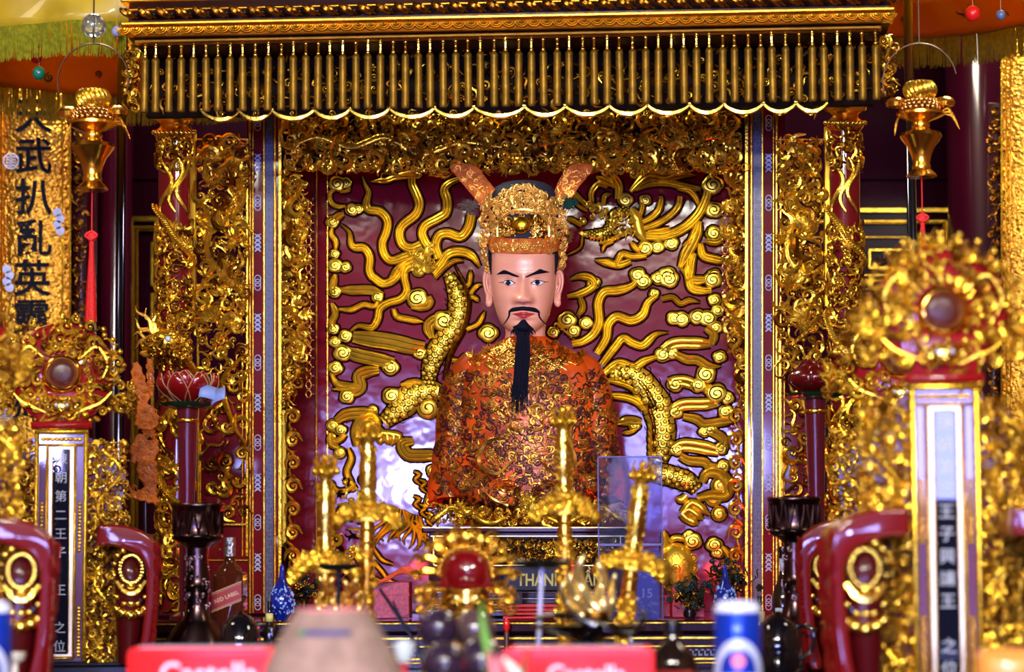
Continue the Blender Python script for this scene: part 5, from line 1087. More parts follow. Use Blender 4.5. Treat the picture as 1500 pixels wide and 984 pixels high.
# ---------------------------------------------------------------- lion-head incense burner
Y = 4.9; t = thing('incense_burner', 'gilt lion-head incense burner with a domed red forehead in front of the name board', 'incense burner', (at(682, 900, Y).x, Y, 1.25)); o = t.location; k = Y/F; rng = random.Random(61)
def bm(b, name, m): V = b.arrays()[0]; return b.px(name, m, t, Y)
b = MB(); b.lathe([(46, -1010), (60, -990), (52, -950), (36, -920), (36, -890), (34, -860), (30, -830), (.1, -815)], 28, (682, 0, -30), sw=.8); bm(b, 'bowl', mat('brown_gilt_bowl', (.30, .11, .015), .3, .9))
b = MB(); b.lathe([(35, -2), (34, 6), (28, 15), (16, 21), (.1, 23)], 32, (682, -838, 2), 'w', sw=1.0); o_ = b; b.plate([(648, -838), (716, -838), (722, -862), (642, -862)], 0, 12, 4); bm(b, 'forehead', mat('forehead_red', (.16, .002, .004), .3, coat=1, coat_r=.02, spec=.1))
b = MB(); th = np.linspace(-.1, PI+.1, 30); b.tube(np.c_[682+38*np.cos(th), -840+38*np.sin(th), 8+0*th], 4.5, 8)
for a in th[::2]: b.ball((682+40*math.cos(a), -840+40*math.sin(a), 12), 4.5, 8, 6)
b.lathe([(9, -802), (6, -798), (8, -793), (5, -788), (2, -782), (.1, -778)], 14, (680, 0, 2))
for s in (-1, 1):
    for i in range(7): a = .1+i*.36; b.tube(cr([(682+s*40*math.cos(a), -842+40*math.sin(a), 0), (682+s*(62+3*i % 7)*math.cos(a), -842+58*math.sin(a), 2), (682+s*(78-i*3)*math.cos(a-.15), -842+64*math.sin(a-.12), 0)], 12), 7*np.sin((.15+.8*np.linspace(0, 1, 12))*PI)**.6, 7); put(b, 0, 682+s*72*math.cos(a-.15), -842+62*math.sin(a-.12), 3, 9, a*s, s)
    for i in range(9): put(b, (0, 1, 2, 3)[i % 4], 682+s*(40+(i % 3)*13), -862-(i//3)*14, 3+i % 2*3, 10, i*1.3, s); put(b, 6, 682+s*(34+(i % 3)*14), -866-(i//3)*13, 8, 7, i, s)
bm(b, 'mane', mat('burner_gilding', (.95, .52, .05), .22, .95, vary=.35, vscale=60))
b = MB()
for i in range(4): b.tube(cr([(660+i*2, -862-i*5, 18), (682, -866-i*5, 26), (704-i*2, -862-i*5, 18)], 14), 3.2, 6)
for s in (-1, 1): b.ball((682+s*15, -884, 22), (10, 7, 9), 10, 8); b.tube(cr([(682+s*4, -880, 26), (682+s*18, -874, 26), (682+s*32, -884, 16)], 12), 4, 6); b.tube(cr([(682+s*5, -893, 28), (682+s*20, -902, 24), (682+s*36, -896, 12)], 12), np.linspace(5, 2, 12), 6); b.ball((682+s*15, -886, 30), 3.5, 8, 6, 1)
b.ball((682, -894, 28), (8, 6, 8), 10, 8)
for i in range(6): b.ball((664+i*7, -908, 24), (3, 5, 3), 6, 5)
bm(b, 'lion_face', [GOLDL, INKB])
# ---------------------------------------------------------------- candle plates on thin stems
def plate_(label, px, py, Y, r, stem, mt, lean=0):
    k = Y/F; p = at(px, py, Y); t = thing('candle_plate', label, 'candle plate', (p.x, Y, 1.25), 'black candle plates'); h = p.z-1.25; R = r*k
    b = MB(); b.lathe([(.001, h-.010), (R*.5, h-.009), (R*.92, h-.003), (R, h+.004), (R*.97, h+.005), (R*.85, h-.001), (.001, h-.003)], 32); b.m('plate', mat('black_plate_metal', (.02, .022, .015), .3, .6), t)
    b = MB(); b.tube(cr([(0, h-.008, 0), (lean, h*.5, 0), (lean*1.6, .01, 0)], 12), .0042*stem, 8); b.lathe([(.03, 0), (.03, .006), (.006, .012)], 20, (lean*1.6, 0, 0)); b.m('stem', mt, t)
plate_('black candle plate in front of the sword guard at left', 496, 829, 4.75, 31, 1, BLACK)
plate_('wide dark candle plate on a pale stem in front of the name board', 794, 824, 4.4, 44, 1.0, mat('pale_stem', (.6, .6, .68), .3, .5), -.006)
# dark dish with a curled lip
Y = 4.3; p = at(862, 915, Y); t = thing('metal_dish', 'dark polished metal dish with a curling lip above the red box at right', 'dish', (p.x, Y, 1.25)); k = Y/F; STEEL = mat('dark_polished_metal', (.12, .12, .14), .18, 1)
b = MB(); h = p.z-1.25; b.lathe([(.03, 0), (.028, .008), (.012, .02), (.012, h-.03), (.04, h-.02), (82*k, h-.004), (84*k, h), (80*k, h+.001), (.04, h-.014), (.001, h-.016)], 40, sw=.8); b.m('bowl', STEEL, t)
b = MB(); q = cr([(-.085, h+.012, .02), (-.03, h+.016, .05), (.03, h-.006, .06), (.07, h-.014, .04), (.092, h+.012, .01), (.086, h+.022, 0)], 40); b.tube(q, lerp([0, .5, 1], [.005, .008, .005], np.linspace(0, 1, 40)), 8); b.m('lip', STEEL, t)
# ---------------------------------------------------------------- lotus lamps and bronze jars
def lotus(label, px, pyl, pyb, is_open, Y=6.08):
    k = Y/F; p = at(px, pyl, Y); z0 = 1.363; t = thing('lotus_lamp', label, 'lamp', (p.x, Y, z0), 'red lotus lamps'); h = p.z-z0; hb = at(px, pyb, Y).z-z0
    b = MB(); b.lathe([(.04, 0), (.04, .01), (.018, .02), (.018, hb), (.0235, h-.05), (.026, h-.012), (.0005, h-.01)], 28); b.m('shaft', mat('shaft_maroon', (.09, .003, .012), .2, coat=1, coat_r=.05), t)
    b = MB(); b.lathe([(.0245, h-.045), (.027, h-.042), (.0265, h-.036), (.0248, h-.034)], 28); b.m('gilt_band', BRASS, t)
    b = MB(); th = np.linspace(0, 2*PI, 40, endpoint=False); b.lathe([(.001, h-.012), (.03, h-.012), (.058, h-.004), (.064, h+.004), (.05, h-.001), (.001, h-.004)], 40, wob=lambda a, v: 1+.07*np.sin(a*7)); b.m('leaf_dish', mat('dark_green_leaf', (.008, .03, .014), .2, coat=.6), t)
    RP = mat('red_petal', (.22, .004, .005), .22, coat=1, coat_r=.05); RE = mat('petal_edge', (.55, .3, .15), .3)
    for ring, n, lift, sp in ((0, 8, .0, 1.0), (1, 7, .004, .72), (2, 5, .006, .45)) if is_open else ((0, 6, 0, .62), (1, 5, .002, .45)):
        for i in range(n):
            a = 2*PI*(i+.5*ring)/n+.2; L = .084-.006*ring if is_open else .088; V = []
            for q in np.linspace(0, 1, 9):
                wd = .025*math.sin((.12+.86*q)*PI)**.75*(1 if is_open else 1.35); rr = .018+(.060*sp*math.sin(q*PI*.62) if is_open else .048*sp*1.5*math.sin(q*PI*.93)); zz = h+lift+L*q**1.1*(.85+.15*ring/2)
                for e in np.linspace(-1, 1, 7): rr2 = rr-.006*e*e; V.append(((rr2)*math.cos(a)-wd*e*math.sin(a), zz, rr2*math.sin(a)+wd*e*math.cos(a)))
            b = MB(); b.add(V, grid_quads(9, 7)[:, ::-1]); V = np.array(V).reshape(9, 7, 3)
            ed = np.vstack([V[:, 0], V[::-1, 6]]); b.tube(ed, .0009, 4, m=1); o = b.m('petal', [RP if is_open else mat('dark_red_petal', (.09, .002, .003), .22, coat=1, coat_r=.08), RE if is_open else mat('dark_red_petal', (0, 0, 0))], t); md = o.modifiers.new('thickness', 'SOLIDIFY'); md.thickness = .002
    return t
tl = lotus('open red lotus lamp on a maroon shaft, before the dragon column with a flaming head', 275, 592, 735, True)
tr = lotus('closed red lotus bud lamp on a maroon shaft at the right', 1194, 578, 735, False)
def jar(label, px, py, Y=5.76, r=39):
    k = Y/F; p = at(px, py, Y); z0 = 1.252; t = thing('bronze_jar', label, 'incense jar', (p.x, Y, z0), 'dark bronze jars'); h = p.z-z0; R = r*k; BR = mat('dark_bronze', (.13, .075, .075), .24, 1, vary=.4, vscale=30); rng = random.Random(px)
    b = MB(); b.lathe([(R*.97, h), (R*1.01, h-.003), (R*1.01, h-.007), (R*.95, h-.010), (R*.91, h-.05), (R*.90, h-.070), (R*.96, h-.074), (R*.94, h-.080), (R*.70, h-.088), (R*.55, h-.094), (R*.42, h-.10)], 36); b.lathe([(R*.9, h-.001), (R*.85, h-.006), (.0005, h-.008)], 36)
    for i in range(14):
        a = 2*PI*i/14; q = np.linspace(0, 1, 10); 
        for s in (-1, 1): b.tube(np.stack([R*.935*np.cos(a+s*.15*np.sin(q*PI*.5)), h-.068+.05*q, R*.935*np.sin(a+s*.15*np.sin(q*PI*.5))], -1), .0028, 5)
    b.m('bowl', BR, t)
    b = MB(); b.lathe([(R*.42, h-.10), (R*.40, h-.12), (R*.44, h-.17), (R*.46, h-.18), (R*.50, h-.184), (R*.46, h-.188), (R*.40, h-.22), (R*.5, h-.25), (R*.6, h-.262)], 28)
    for i in range(70): a = rng.random()*6.3; v = h-rng.uniform(.11, .245); put(b, rng.choice((0, 1, 7)), R*.42*math.cos(a), v, R*.42*math.sin(a), rng.uniform(.005, .008), rng.random()*6, 1, 0, 0, .003)
    b.m('column', BR, t)
    b = MB(); b.lathe([(R*1.25, 0), (R*1.35, .01), (R*1.3, .045), (R*1.15, .075), (R*.7, h-.262), (.001, h-.26)], 36, wob=lambda a, v: 1+.04*np.sin(a*5+v*60)); b.m('base', BR, t)
jar('dark bronze jar on a carved column below the open lotus lamp', 290, 737); jar('dark bronze jar beside the rear right throne arm, below the lotus bud', 1163, 728)
for i, (px, py, a) in enumerate(((306, 575, .35), (319, 580, -.5))):
    b = MB(); q = np.linspace(0, 1, 7); V = []
    for x in q:
        for y in (-1, 1): V.append(((x-.5)*.045, .004*math.sin(x*PI)+.0*y, y*.017))
    b.add(V, grid_quads(7, 2)); o = b.m('banknote', mat('blue_paper', (.22, .30, .62), .5), None); md = o.modifiers.new('thickness', 'SOLIDIFY'); md.thickness = .0016; p = at(px, py, 6.03); o.location = p; o.rotation_euler = (1.15, a*.7, a)
    tag(o, ('folded blue note lying against the lotus leaf, nearer the flower', 'folded blue note at the outer tip of the lotus leaf')[i], 'banknote', 'blue notes on the lotus lamp')
# ---------------------------------------------------------------- orange carved hanging
t = thing('orange_carving', 'orange carved wooden figures stacked at the edge of the dragon column', 'carving', at(212, 750, 6.3)); OR = mat('orange_stained_wood', (.52, .12, .012), .4, coat=.25, spec=.15, bump=.6, bscale=120, vary=.3, vscale=50)
O = lambda *p: X((180, 520), 4.1, p)
b = MB(); b.tube([(212, BOT(6.3), -6), (212, -620, -6)], 3, 8); b.lathe([(16, BOT(6.3)), (15, BOT(6.3)+4), (4, BOT(6.3)+7)], 20, (212, 0, -6)); b.px('stand', BLACK, t, 6.3)
for i, pts in enumerate((O((60, 70), (85, 58), (112, 95), (145, 190), (150, 265), (120, 305), (85, 280), (58, 200)), O((142, 36), (168, 40), (182, 130), (172, 240), (152, 200)), O((85, 320), (120, 300), (190, 330), (205, 400), (170, 440), (95, 430), (80, 380)), O((55, 560), (100, 488), (185, 500), (205, 570), (160, 640), (120, 600), (70, 650)), O((95, 620), (150, 610), (195, 660), (195, 800), (150, 790), (100, 720)), O((35, 770), (90, 820), (160, 780), (205, 885), (120, 870), (60, 850)), O((120, 440), (180, 440), (190, 500), (130, 500)))):
    b = MB(); o = cr(J(pts+[pts[0]]), 40)[:-1]; c = o.mean(0); o = c+(o-c)*1.16+np.stack([1.6*np.sin(np.arange(39)*1.7+i), 1.2*np.cos(np.arange(39)*2.1)], -1); b.plate(o, -6, 2+(i % 3)*2.5, 3)
    for j in range(7): put(b, (0, 1, 3)[j % 3], c[0]+(o[j*5][0]-c[0])*.5, c[1]+(o[j*5][1]-c[1])*.5, 3+(i % 3)*2, 3.4, j*1.3, 1, 0, 0, 2)
    b.px('figure', OR, t, 6.3)
# ---------------------------------------------------------------- bottles, vases, cans
GLS = mat('dark_bottle_glass', (.012, .006, .004), .06, coat=1); 
p = at(336, 905, 5.91); t = thing('whisky_bottle', 'square whisky bottle with a slanted red label and silver cap, beside the bronze jar', 'bottle', (p.x, 5.91, 1.252)); h = at(340, 787, 5.91).z-1.252
b = MB(); b.box(-.036, .036, 0, h*.74, -.036, .036, .008); b.lathe([(.030, h*.72), (.026, h*.77), (.015, h*.80), (.0125, h*.84), (.0125, h*.93)], 24); b.m('glass', mat('amber_bottle', (.06, .010, .004), .07, coat=1), t, 45)
b = MB(); b.lathe([(.0135, h*.86), (.014, h*.97), (.013, h), (.0005, h)], 20); b.m('cap', mat('silver_foil', (.6, .6, .66), .25, 1, bump=.5, bscale=200), t)
b = MB(); b.plate([(-.034, h*.44), (.034, h*.53), (.034, h*.67), (-.034, h*.58)], .0355, .0368, 0); b.m('label', mat('red_label_paper', (.30, .012, .012), .4), t, False)
b = MB()
for dv in (.44, .58, .452, .568): b.tube([(-.034, h*dv, .037), (.034, h*(dv+.09), .037)], .0009 if dv in (.44, .58) else .0004, 4)
tm = text_mb('RED LABEL', .0125, .0003); a = math.atan2(h*.09, .068); b.merge(tm, [[math.cos(a), -math.sin(a), 0], [math.sin(a), math.cos(a), 0], [0, 0, 1]], (0, h*.553, .0372)); b.m('label_print', mat('label_gold', (.75, .55, .3), .4), t, False)
b = MB(); b.box(-.012, .012, h*.1, h*.17, .036, .0368); b.m('lower_label', mat('red_label_paper', (0, 0, 0)), t, False)
def bottle(name, label, px, pyt, Y, R, hh, labs, grp=None, glass=GLS, z0=1.252):
    p = at(px, 900, Y); t = thing(name, label, 'bottle', (p.x, Y, z0), grp); h = at(px, pyt, Y).z-z0
    b = MB(); b.lathe([(R*.6, 0), (R*.98, .004), (R, .02), (R, h*.52), (R*.9, h*.62), (R*.45, h*.74), (R*.33, h*.80), (R*.32, h*.9)], 28); b.m('glass', glass, t)
    b = MB(); b.lathe([(R*.36, h*.86), (R*.38, h*.98), (R*.34, h), (.0005, h)], 20); b.m('cap', BLACK, t)
    for (v0, v1, a, m, rr) in labs: b = MB(); th = np.linspace(PI/2-a, PI/2+a, 12); V = [(R*rr*1.02*math.cos(x), h*v, R*rr*1.02*math.sin(x)) for v in (v0, v1) for x in th]; b.add(V, grid_quads(2, 12)[:, ::-1]); o = b.m('label', m, t); md = o.modifiers.new('thickness', 'SOLIDIFY'); md.thickness = .0006; md.offset = 1
    return t
LG = mat('grey_label', (.38, .45, .55), .5); LY = mat('yellow_label', (.72, .66, .18), .5); LR = mat('dark_red_label', (.25, .01, .012), .4)
bottle('liquor_bottle', 'dark liquor bottle with two grey labels beside the right bronze jar', 1148, 800, 5.92, .026, 0, [(.80, .90, .9, LG, .36), (.38, .5, .8, LG, 1)])
bottle('liquor_bottle', 'dark bottle with a dark red label, left of the large beer can', 985, 908, 4.3, .040, 0, [(.25, .46, 1.0, LR, 1)], z0=1.252)
bottle('small_bottle', 'small dark bottle with a yellow label beside the left blue vase', 395, 880, 5.95, .014, 0, [(.70, .82, 1.2, LY, .62)], 'small yellow labelled bottles')
bottle('small_bottle', 'small dark bottle with a yellow label, half hidden by the beer can', 1113, 872, 5.95, .014, 0, [(.62, .78, 1.2, LY, .8)], 'small yellow labelled bottles')
def vase(label, px, Y, pyt, R, dark):
    z0 = 1.363; p = at(px, pyt, Y); t = thing('porcelain_vase', label, 'vase', (p.x, Y, z0), 'blue porcelain vases'); h = p.z-z0
    b = MB(); b.lathe([(R*.55, 0), (R*.6, h*.03), (R*.9, h*.14), (R, h*.3), (R*.85, h*.48), (R*.45, h*.66), (R*.22, h*.8), (R*.18, h*.96), (.0005, h)], 32); b.m('body', mat('blue_glaze', (.006, .02, .30), .12, coat=1, vary=.5, vscale=60), t)
    b = MB(); rng = random.Random(px)
    for i in range(150):
        a = rng.random()*6.3; q = .1+.5*rng.random(); rr = R*lerp([0, .14, .3, .48, .66], [.6, .9, 1, .85, .45], q); put(b, rng.choice((0, 3, 7, 8)), rr*math.cos(a), h*q, rr*math.sin(a), rng.uniform(.002, .004), rng.random()*6, 1, 0, 0, .0012)
    b.m('flower_pattern', mat('pale_blue_pattern', (.25, .42, .85), .3), t)
vase('rounded blue porcelain vase with pale flowers behind the straw hat', 413, 6.03, 826, .029, 0)
vase('slim blue porcelain vase behind the beer can', 1062, 6.03, 826, .026, 0)
def can(label, px, Y, pyt):
    z0 = 1.313; p = at(px, pyt, Y); t = thing('beer_can', label, 'can', (p.x, Y, z0), 'blue beer cans'); h = p.z-z0+.004; R = .0355
    b = MB(); b.lathe([(R*.8, 0), (R*.84, .004), (R, .012), (R, h*.87), (R*.88, h*.965), (R*.86, h*.975)], 40); b.m('body', mat('can_blue', (.005, .05, .55), .22, .45, coat=.5), t)
    b = MB(); b.lathe([(R*.86, h*.97), (R*.88, h), (R*.84, h), (R*.8, h*.975), (.0005, h*.975)], 40); b.tube([(0, h*.98, 0), (.012, h*.985, .006)], .003, 6); b.m('lid', mat('can_lid', (.78, .82, .88), .3), t); b = MB(); b.lathe([(R*1.004, h*.865), (R*.95, h*.915), (R*.885, h*.966)], 40); b.m('neck', mat('can_lid', (0, 0, 0)), t)
    def wrap(lo, hi, a0, a1, n, m, lift):
        b = MB(); V = []
        for x in np.linspace(a0, a1, n):
            for q in np.linspace(0, 1, 5): v = lo(x)+(hi(x)-lo(x))*q; V.append(((R+lift)*math.sin(x), v*h, (R+lift)*math.cos(x)))
        b.add(V, grid_quads(n, 5)[:, ::-1]); return b
    arc = lambda x: .56-.42*(x/1.5)**2
    wrap(lambda x: .02+0*x, lambda x: max(.1, arc(x)), -1.45, 1.45, 30, 0, .0003).m('white_band', mat('can_white', (.62, .70, .90), .3, .2), t)
    wrap(lambda x: .14+0*x, lambda x: .145+.29*math.sqrt(max(0, 1-(x/.85)**2)), -.85, .85, 24, 0, .0006).m('blue_emblem', mat('can_blue', (0, 0, 0)), t)
    wrap(lambda x: .30-.09*math.sqrt(max(0, 1-(x/.30)**2)), lambda x: .30+.09*math.sqrt(max(0, 1-(x/.30)**2)), -.30, .30, 14, 0, .0009).m('pink_mark', mat('can_pink', (.85, .22, .32), .4), t)
    return t
can('large blue beer can with a white arch and pink mark standing in front', 1080, 3.9, 884); can('blue beer can cut off by the left edge of the picture', -16, 3.9, 884)
p = at(918, 935, 5.0); bb = MB(); hh = at(918, 893, 5.0).z-1.252; bb.lathe([(.010, 0), (.0115, .004), (.0115, hh*.7), (.0085, hh*.82), (.0085, hh*.9)], 24); t = thing('plastic_bottle', 'small white and blue plastic bottle beside the foot of the leaning sword', 'bottle', (p.x, 5.0, 1.252)); bb.m('body', mat('bottle_white', (.75, .80, .9), .35), t)
b = MB(); b.lathe([(.0118, hh*.15), (.0118, hh*.6)], 24, a0=-.9, a1=1.3); o = b.m('label', mat('bottle_blue', (.03, .08, .55), .35), t); md = o.modifiers.new('thickness', 'SOLIDIFY'); md.thickness = .0005
b = MB(); b.lathe([(.0092, hh*.86), (.0092, hh), (.0005, hh)], 20); b.m('cap', mat('bottle_white', (0, 0, 0)), t)
# black glazed pots low behind the boxes
def pot(label, px, pyt, Y, R):
    p = at(px, pyt, Y); t = thing('black_pot', label, 'pot', (p.x, Y, 1.252), 'black glazed pots'); h = p.z-1.252
    b = MB(); b.lathe([(R*.6, 0), (R*.9, h*.2), (R, h*.5), (R*.85, h*.8), (R*.45, h*.93), (R*.2, h*.96), (R*.12, h), (.0005, h)], 32); b.m('body', mat('black_glaze', (.004, .004, .006), .08, coat=1), t)
    b = MB(); b.tube(cr([(R*.8, h*.3, 0), (R*1.45, h*.45, .01), (R*1.5, h*.75, .01), (R*.75, h*.8, 0)], 16), .0045, 8); b.m('handle', mat('black_glaze', (0, 0, 0)), t)
pot('black glazed pot with a side handle behind the left red box', 352, 895, 5.5, .045); pot('black glazed pot between the beer can and the right throne arms', 1140, 895, 5.3, .045)
# ---------------------------------------------------------------- blue glass case with card
Y = 6.06; t = thing('glass_case', 'upright bluish glass case standing right of the statue', 'glass case', (at(922, 905, Y).x, Y, 1.363)); o = t.location
b = MB(); xa, xb = at(876, 800, Y).x-o.x, at(971, 800, Y).x-o.x; zt = at(920, 668, Y).z-o.z; b.box(xa, xb, 0, zt, -.004, 0, .001); b.m('front_pane', mat('blue_glass', (.55, .62, .98), .02, trans=.97, ior=1.12), t, False)
b = MB(); zm = at(920, 797, Y).z-o.z
for q in ((xa, xb, zt-.003, zt), (xb-.003, xb, 0, zt), (xa, xa+.003, 0, zt), (xa, xb, zm-.004, zm+.002)): b.box(q[0], q[1], q[2], q[3], -.005, .003, .0008)
b.m('edge', mat('case_edge', (.10, .08, .22), .2), t, False)
Y2 = 6.11; c = at(945, 905, Y2); b = MB(); w2 = .034; hc = at(945, 805, Y2).z-1.363; b.box(-w2, w2, 0, hc, -.002, 0, .0008); t2 = thing('calendar_card', 'lavender blue card with white numerals inside the glass case', 'card', (c.x, Y2, 1.363)); b.m('card', mat('lavender_card', (.20, .17, .62), .5), t2, False)
b = MB(); b.merge(text_mb('15', .03, .0003, bold=.0004), None, (.004, hc*.36, .0008)); rng = random.Random(4)
for i in range(30): u = rng.uniform(-w2*.8, w2*.8); v = hc*(rng.uniform(.05, .24) if i < 16 else rng.uniform(.5, .95)); b.tube(cr([(u, v, .0006), (u+.003, v+.006, .0006), (u+.006, v-.002, .0006), (u+.01, v+.004, .0006)], 8), .0007, 4)
b.m('white_print', mat('white_print', (.8, .8, .95), .5), t2, False)
# red things at the foot of the relief
def redbox(name, label, cat, x0, x1, y0, Y, dep, m, panel=None, grp=None):
    z0 = 1.363; xa, xb = at(x0, 900, Y).x, at(x1, 900, Y).x; h = at(x0, y0, Y).z-z0; t = thing(name, label, cat, ((xa+xb)/2, Y, z0), grp); w = (xb-xa)/2
    b = MB(); b.box(-w, w, 0, h, -dep, 0, .002); b.box(-w*1.02, w*1.02, h*.62, h*.66, -dep, .0015, .0005); b.m('box', m, t, False)
    if panel: b = MB(); b.box(-w*.35, w*.7, h*.3, h*.8, 0, .0015, .0004); b.m('panel', panel, t, False)
    return t
RB = mat('red_card_box', (.55, .012, .01), .35, coat=.4)
redbox('gift_box', 'bright red card box with a cream panel behind the dark artificial flowers', 'box', 984, 1032, 858, 6.2, .05, RB, mat('cream_panel', (.8, .5, .3), .5)); redbox('gift_box', 'low red box between the glass case and the cream panelled box', 'box', 962, 982, 872, 6.25, .05, RB)
redbox('offering_box', 'red speckled box left of the incense burner under the relief', 'box', 543, 600, 852, 6.2, .06, mat('red_speckled', (.5, .02, .012), .35, coat=.5, col2=(.25, .004, .01), vscale=120))
t = thing('feather_fan', 'fan of red ribbed paper feathers above the speckled red box', 'fan', at(575, 853, 6.2)); b = MB()
for i in range(9): a = -.25+i*.16; q = np.linspace(0, 1, 10); b.tube(cr([at_np(545+i*2, 856-i*.5, 6.17)*[1, 0, 1]+[0, 6.17, 0], at_np(572+i*3, 846-i*2, 6.16)*[1, 0, 1]+[0, 6.16, 0], at_np(588+i*3.2, 832+i*2.2, 6.15)*[1, 0, 1]+[0, 6.15, 0]], 10)@np.array([[1, 0, 0], [0, 0, -1], [0, 1, 0]])-np.array([t.location.x, t.location.z, -t.location.y]), .0035, 6)
b.m('feathers', mat('red_paper', (.7, .09, .03), .4), t)
t = thing('red_tray', 'red ribbed offering tray at the foot of the name board', 'tray', (at(790, 900, 6.1).x, 6.1, 1.363)); b = MB()
for k in range(4): b.box(-.085, .085, k*.009, k*.009+.006, -.05, .006-.002*k, .002)
b.m('tray', RB, t, False)
for px, py, lb in ((1083, 872, 'small red candle behind the rim of the beer can'), (742, 903, 'small red candle on the shelf right of the incense burner')):
    Y = 5.95; z0 = 1.252; p = at(px, py, Y); t = thing('red_candle', lb, 'candle', (p.x, Y, z0), 'small red candles'); h = p.z-z0; b = MB(); b.lathe([(.006, 0), (.006, h*.7), (.005, h*.72)], 14); b.m('stick', mat('candle_brown', (.08, .02, .015), .4), t); b = MB(); b.lathe([(.004, h*.72), (.0075, h*.78), (.007, h*.9), (.0005, h)], 14); b.m('flame_bulb', mat('red_bulb', (.8, .01, .01), .15, coat=1), t)
# dark artificial flowers
def flowers(label, px, py, Y, n, sp, seed, z0=1.363):
    rng = random.Random(seed); p = at(px, py, Y); t = thing('artificial_flowers', label, 'artificial flowers', (p.x, Y, z0), 'dark artificial flowers'); k = Y/F; h = p.z-z0
    b = MB()
    for i in range(7): b.tube(cr([(0, 0, 0), (rng.uniform(-.01, .01), h*.5, 0), (rng.uniform(-sp, sp)*k*.7, h+rng.uniform(-.02, .02), rng.uniform(-.02, .02))], 8), .0015, 4)
    b.lathe([(.012, 0), (.016, .01), (.013, .02), (.0005, .02)], 14); b.m('stems', BLACK, t)
    b = MB()
    for i in range(n): u = rng.gauss(0, sp*.42)*k; v = h+rng.gauss(0, sp*.32)*k; put(b, rng.choice((3, 5, 8, 8, 7)), u, max(.015, v), rng.uniform(-.03, .03), rng.uniform(4, 8)*k, rng.random()*6, 1, rng.uniform(-.6, .6), 0 if rng.random() < .8 else 1)
    b.m('blossoms', [mat('dark_green_foil', (.012, .018, .010), .25, .3), GOLD2], t)
flowers('dark green artificial flowers in front of the turtle relief', 1010, 868, 6.12, 90, 30, 1); flowers('dark artificial flowers behind the slim blue vase', 1066, 846, 6.25, 100, 34, 2); flowers('dark artificial flowers behind the left blue vase', 447, 862, 6.2, 90, 30, 3)
# ---------------------------------------------------------------- blurred things right in front
def cake_box(label, x0, x1, yt, Y, rot, txt_u, size):
    z0 = 1.313; p = at((x0+x1)/2, yt, Y); w = (x1-x0)/2*Y/F; h = p.z-z0; t = thing('cake_box', label, 'box', (p.x, Y, z0), 'red cake boxes', (0, 0, rot))
    b = MB(); o = []
    for cx, cv, a0 in ((w-.014, h-.012, 0), (-w+.014, h-.012, 90), (-w+.004, .004, 180), (w-.004, .004, 270)):
        r = .014 if cv > .01 else .004
        for q in np.linspace(0, 90, 7): a = math.radians(a0+q); o.append((cx+r*math.cos(a), cv+(.012 if cv > .01 else .004)*math.sin(a)))
    b.plate(o, -.10, 0, .002); bx = b.m('carton', mat('red_carton', (.92, .012, .010), .4, coat=.25, coat_r=.2, spec=.2), t, 40)
    b = MB(); b.box(-w+.016, w-.016, h-.001, h+.0008, -.098, -.003, .0004); b.m('lid', mat('sky_reflection_top', (.62, .68, .92), .25, coat=.6), t, False)  # pale blue puts the sky's reflection into the box top
    b = MB(); tm = text_mb('Castella', size, .0003, bold=.0006); b.merge(tm, None, (txt_u, h-.040, .0008)); b.m('lettering', mat('pink_white_print', (.92, .70, .78), .4), t, False)
    return t
cake_box('red cake box with white lettering at front left beside the straw hat', 184, 404, 948, 3.8, math.radians(-1.5), .012, .046); cake_box('red cake box with white lettering in front of the metal dish', 737, 957, 948, 3.8, 0, .012, .036)
Y = 3.45; p = at(487, 984, Y); t = thing('straw_hat', 'beige ribbed straw hat with a flat crown standing in front of the left swords', 'hat', (p.x, Y, 1.312)); k = Y/F; h = at(487, 893, Y).z-1.312; prof = [(.118, 0), (.112, .004)]
R0, R1 = 108*k, 54*k; n = 26
for i in range(n): q = i/(n-1); r = R0+(R1-R0)*(q**1.6); prof += [(r, .004+(h-.008)*q), (r+.0014, .004+(h-.008)*(q+.5/n))]
prof += [(R1*.92, h), (R1*.6, h-.002), (.0005, h-.003)]
b = MB(); b.lathe(prof, 56); b.m('hat_body', mat('woven_straw', (.46, .31, .23), .6, vary=.25, vscale=40), t)
b = MB(); th = np.linspace(PI/2-.5, PI/2+.5, 14); zz = at(487, 926, Y).z-1.312; rr = R0+(R1-R0)*((zz-.004)/(h-.008))**1.6+.0022; V = [(rr*math.cos(a)*(1-.0), zz+dz, rr*math.sin(a)) for dz in (-.004, .004) for a in th]; b.add(V, grid_quads(2, 14)[:, ::-1]); o = b.m('blue_band', mat('hat_dark_blue', (.012, .03, .20), .5), t); md = o.modifiers.new('thickness', 'SOLIDIFY'); md.thickness = .002
b = MB(); b.ball((-.030, zz+.001, rr-.010), (.008, .004, .004), 10, 6); b.m('green_stitch', mat('hat_green', (.05, .32, .08), .5), t)
b = MB(); th = np.linspace(0, 2*PI, 50, endpoint=False); b.tube(np.c_[R1*.98*np.cos(th), h+0*th, R1*.98*np.sin(th)], .0018, 5, closed=True); b.m('pink_edge', mat('hat_pink', (.75, .25, .24), .5), t)
FRU = mat('dark_purple_rind', (.035, .018, .040), .25, coat=.6, vary=.4, vscale=30)
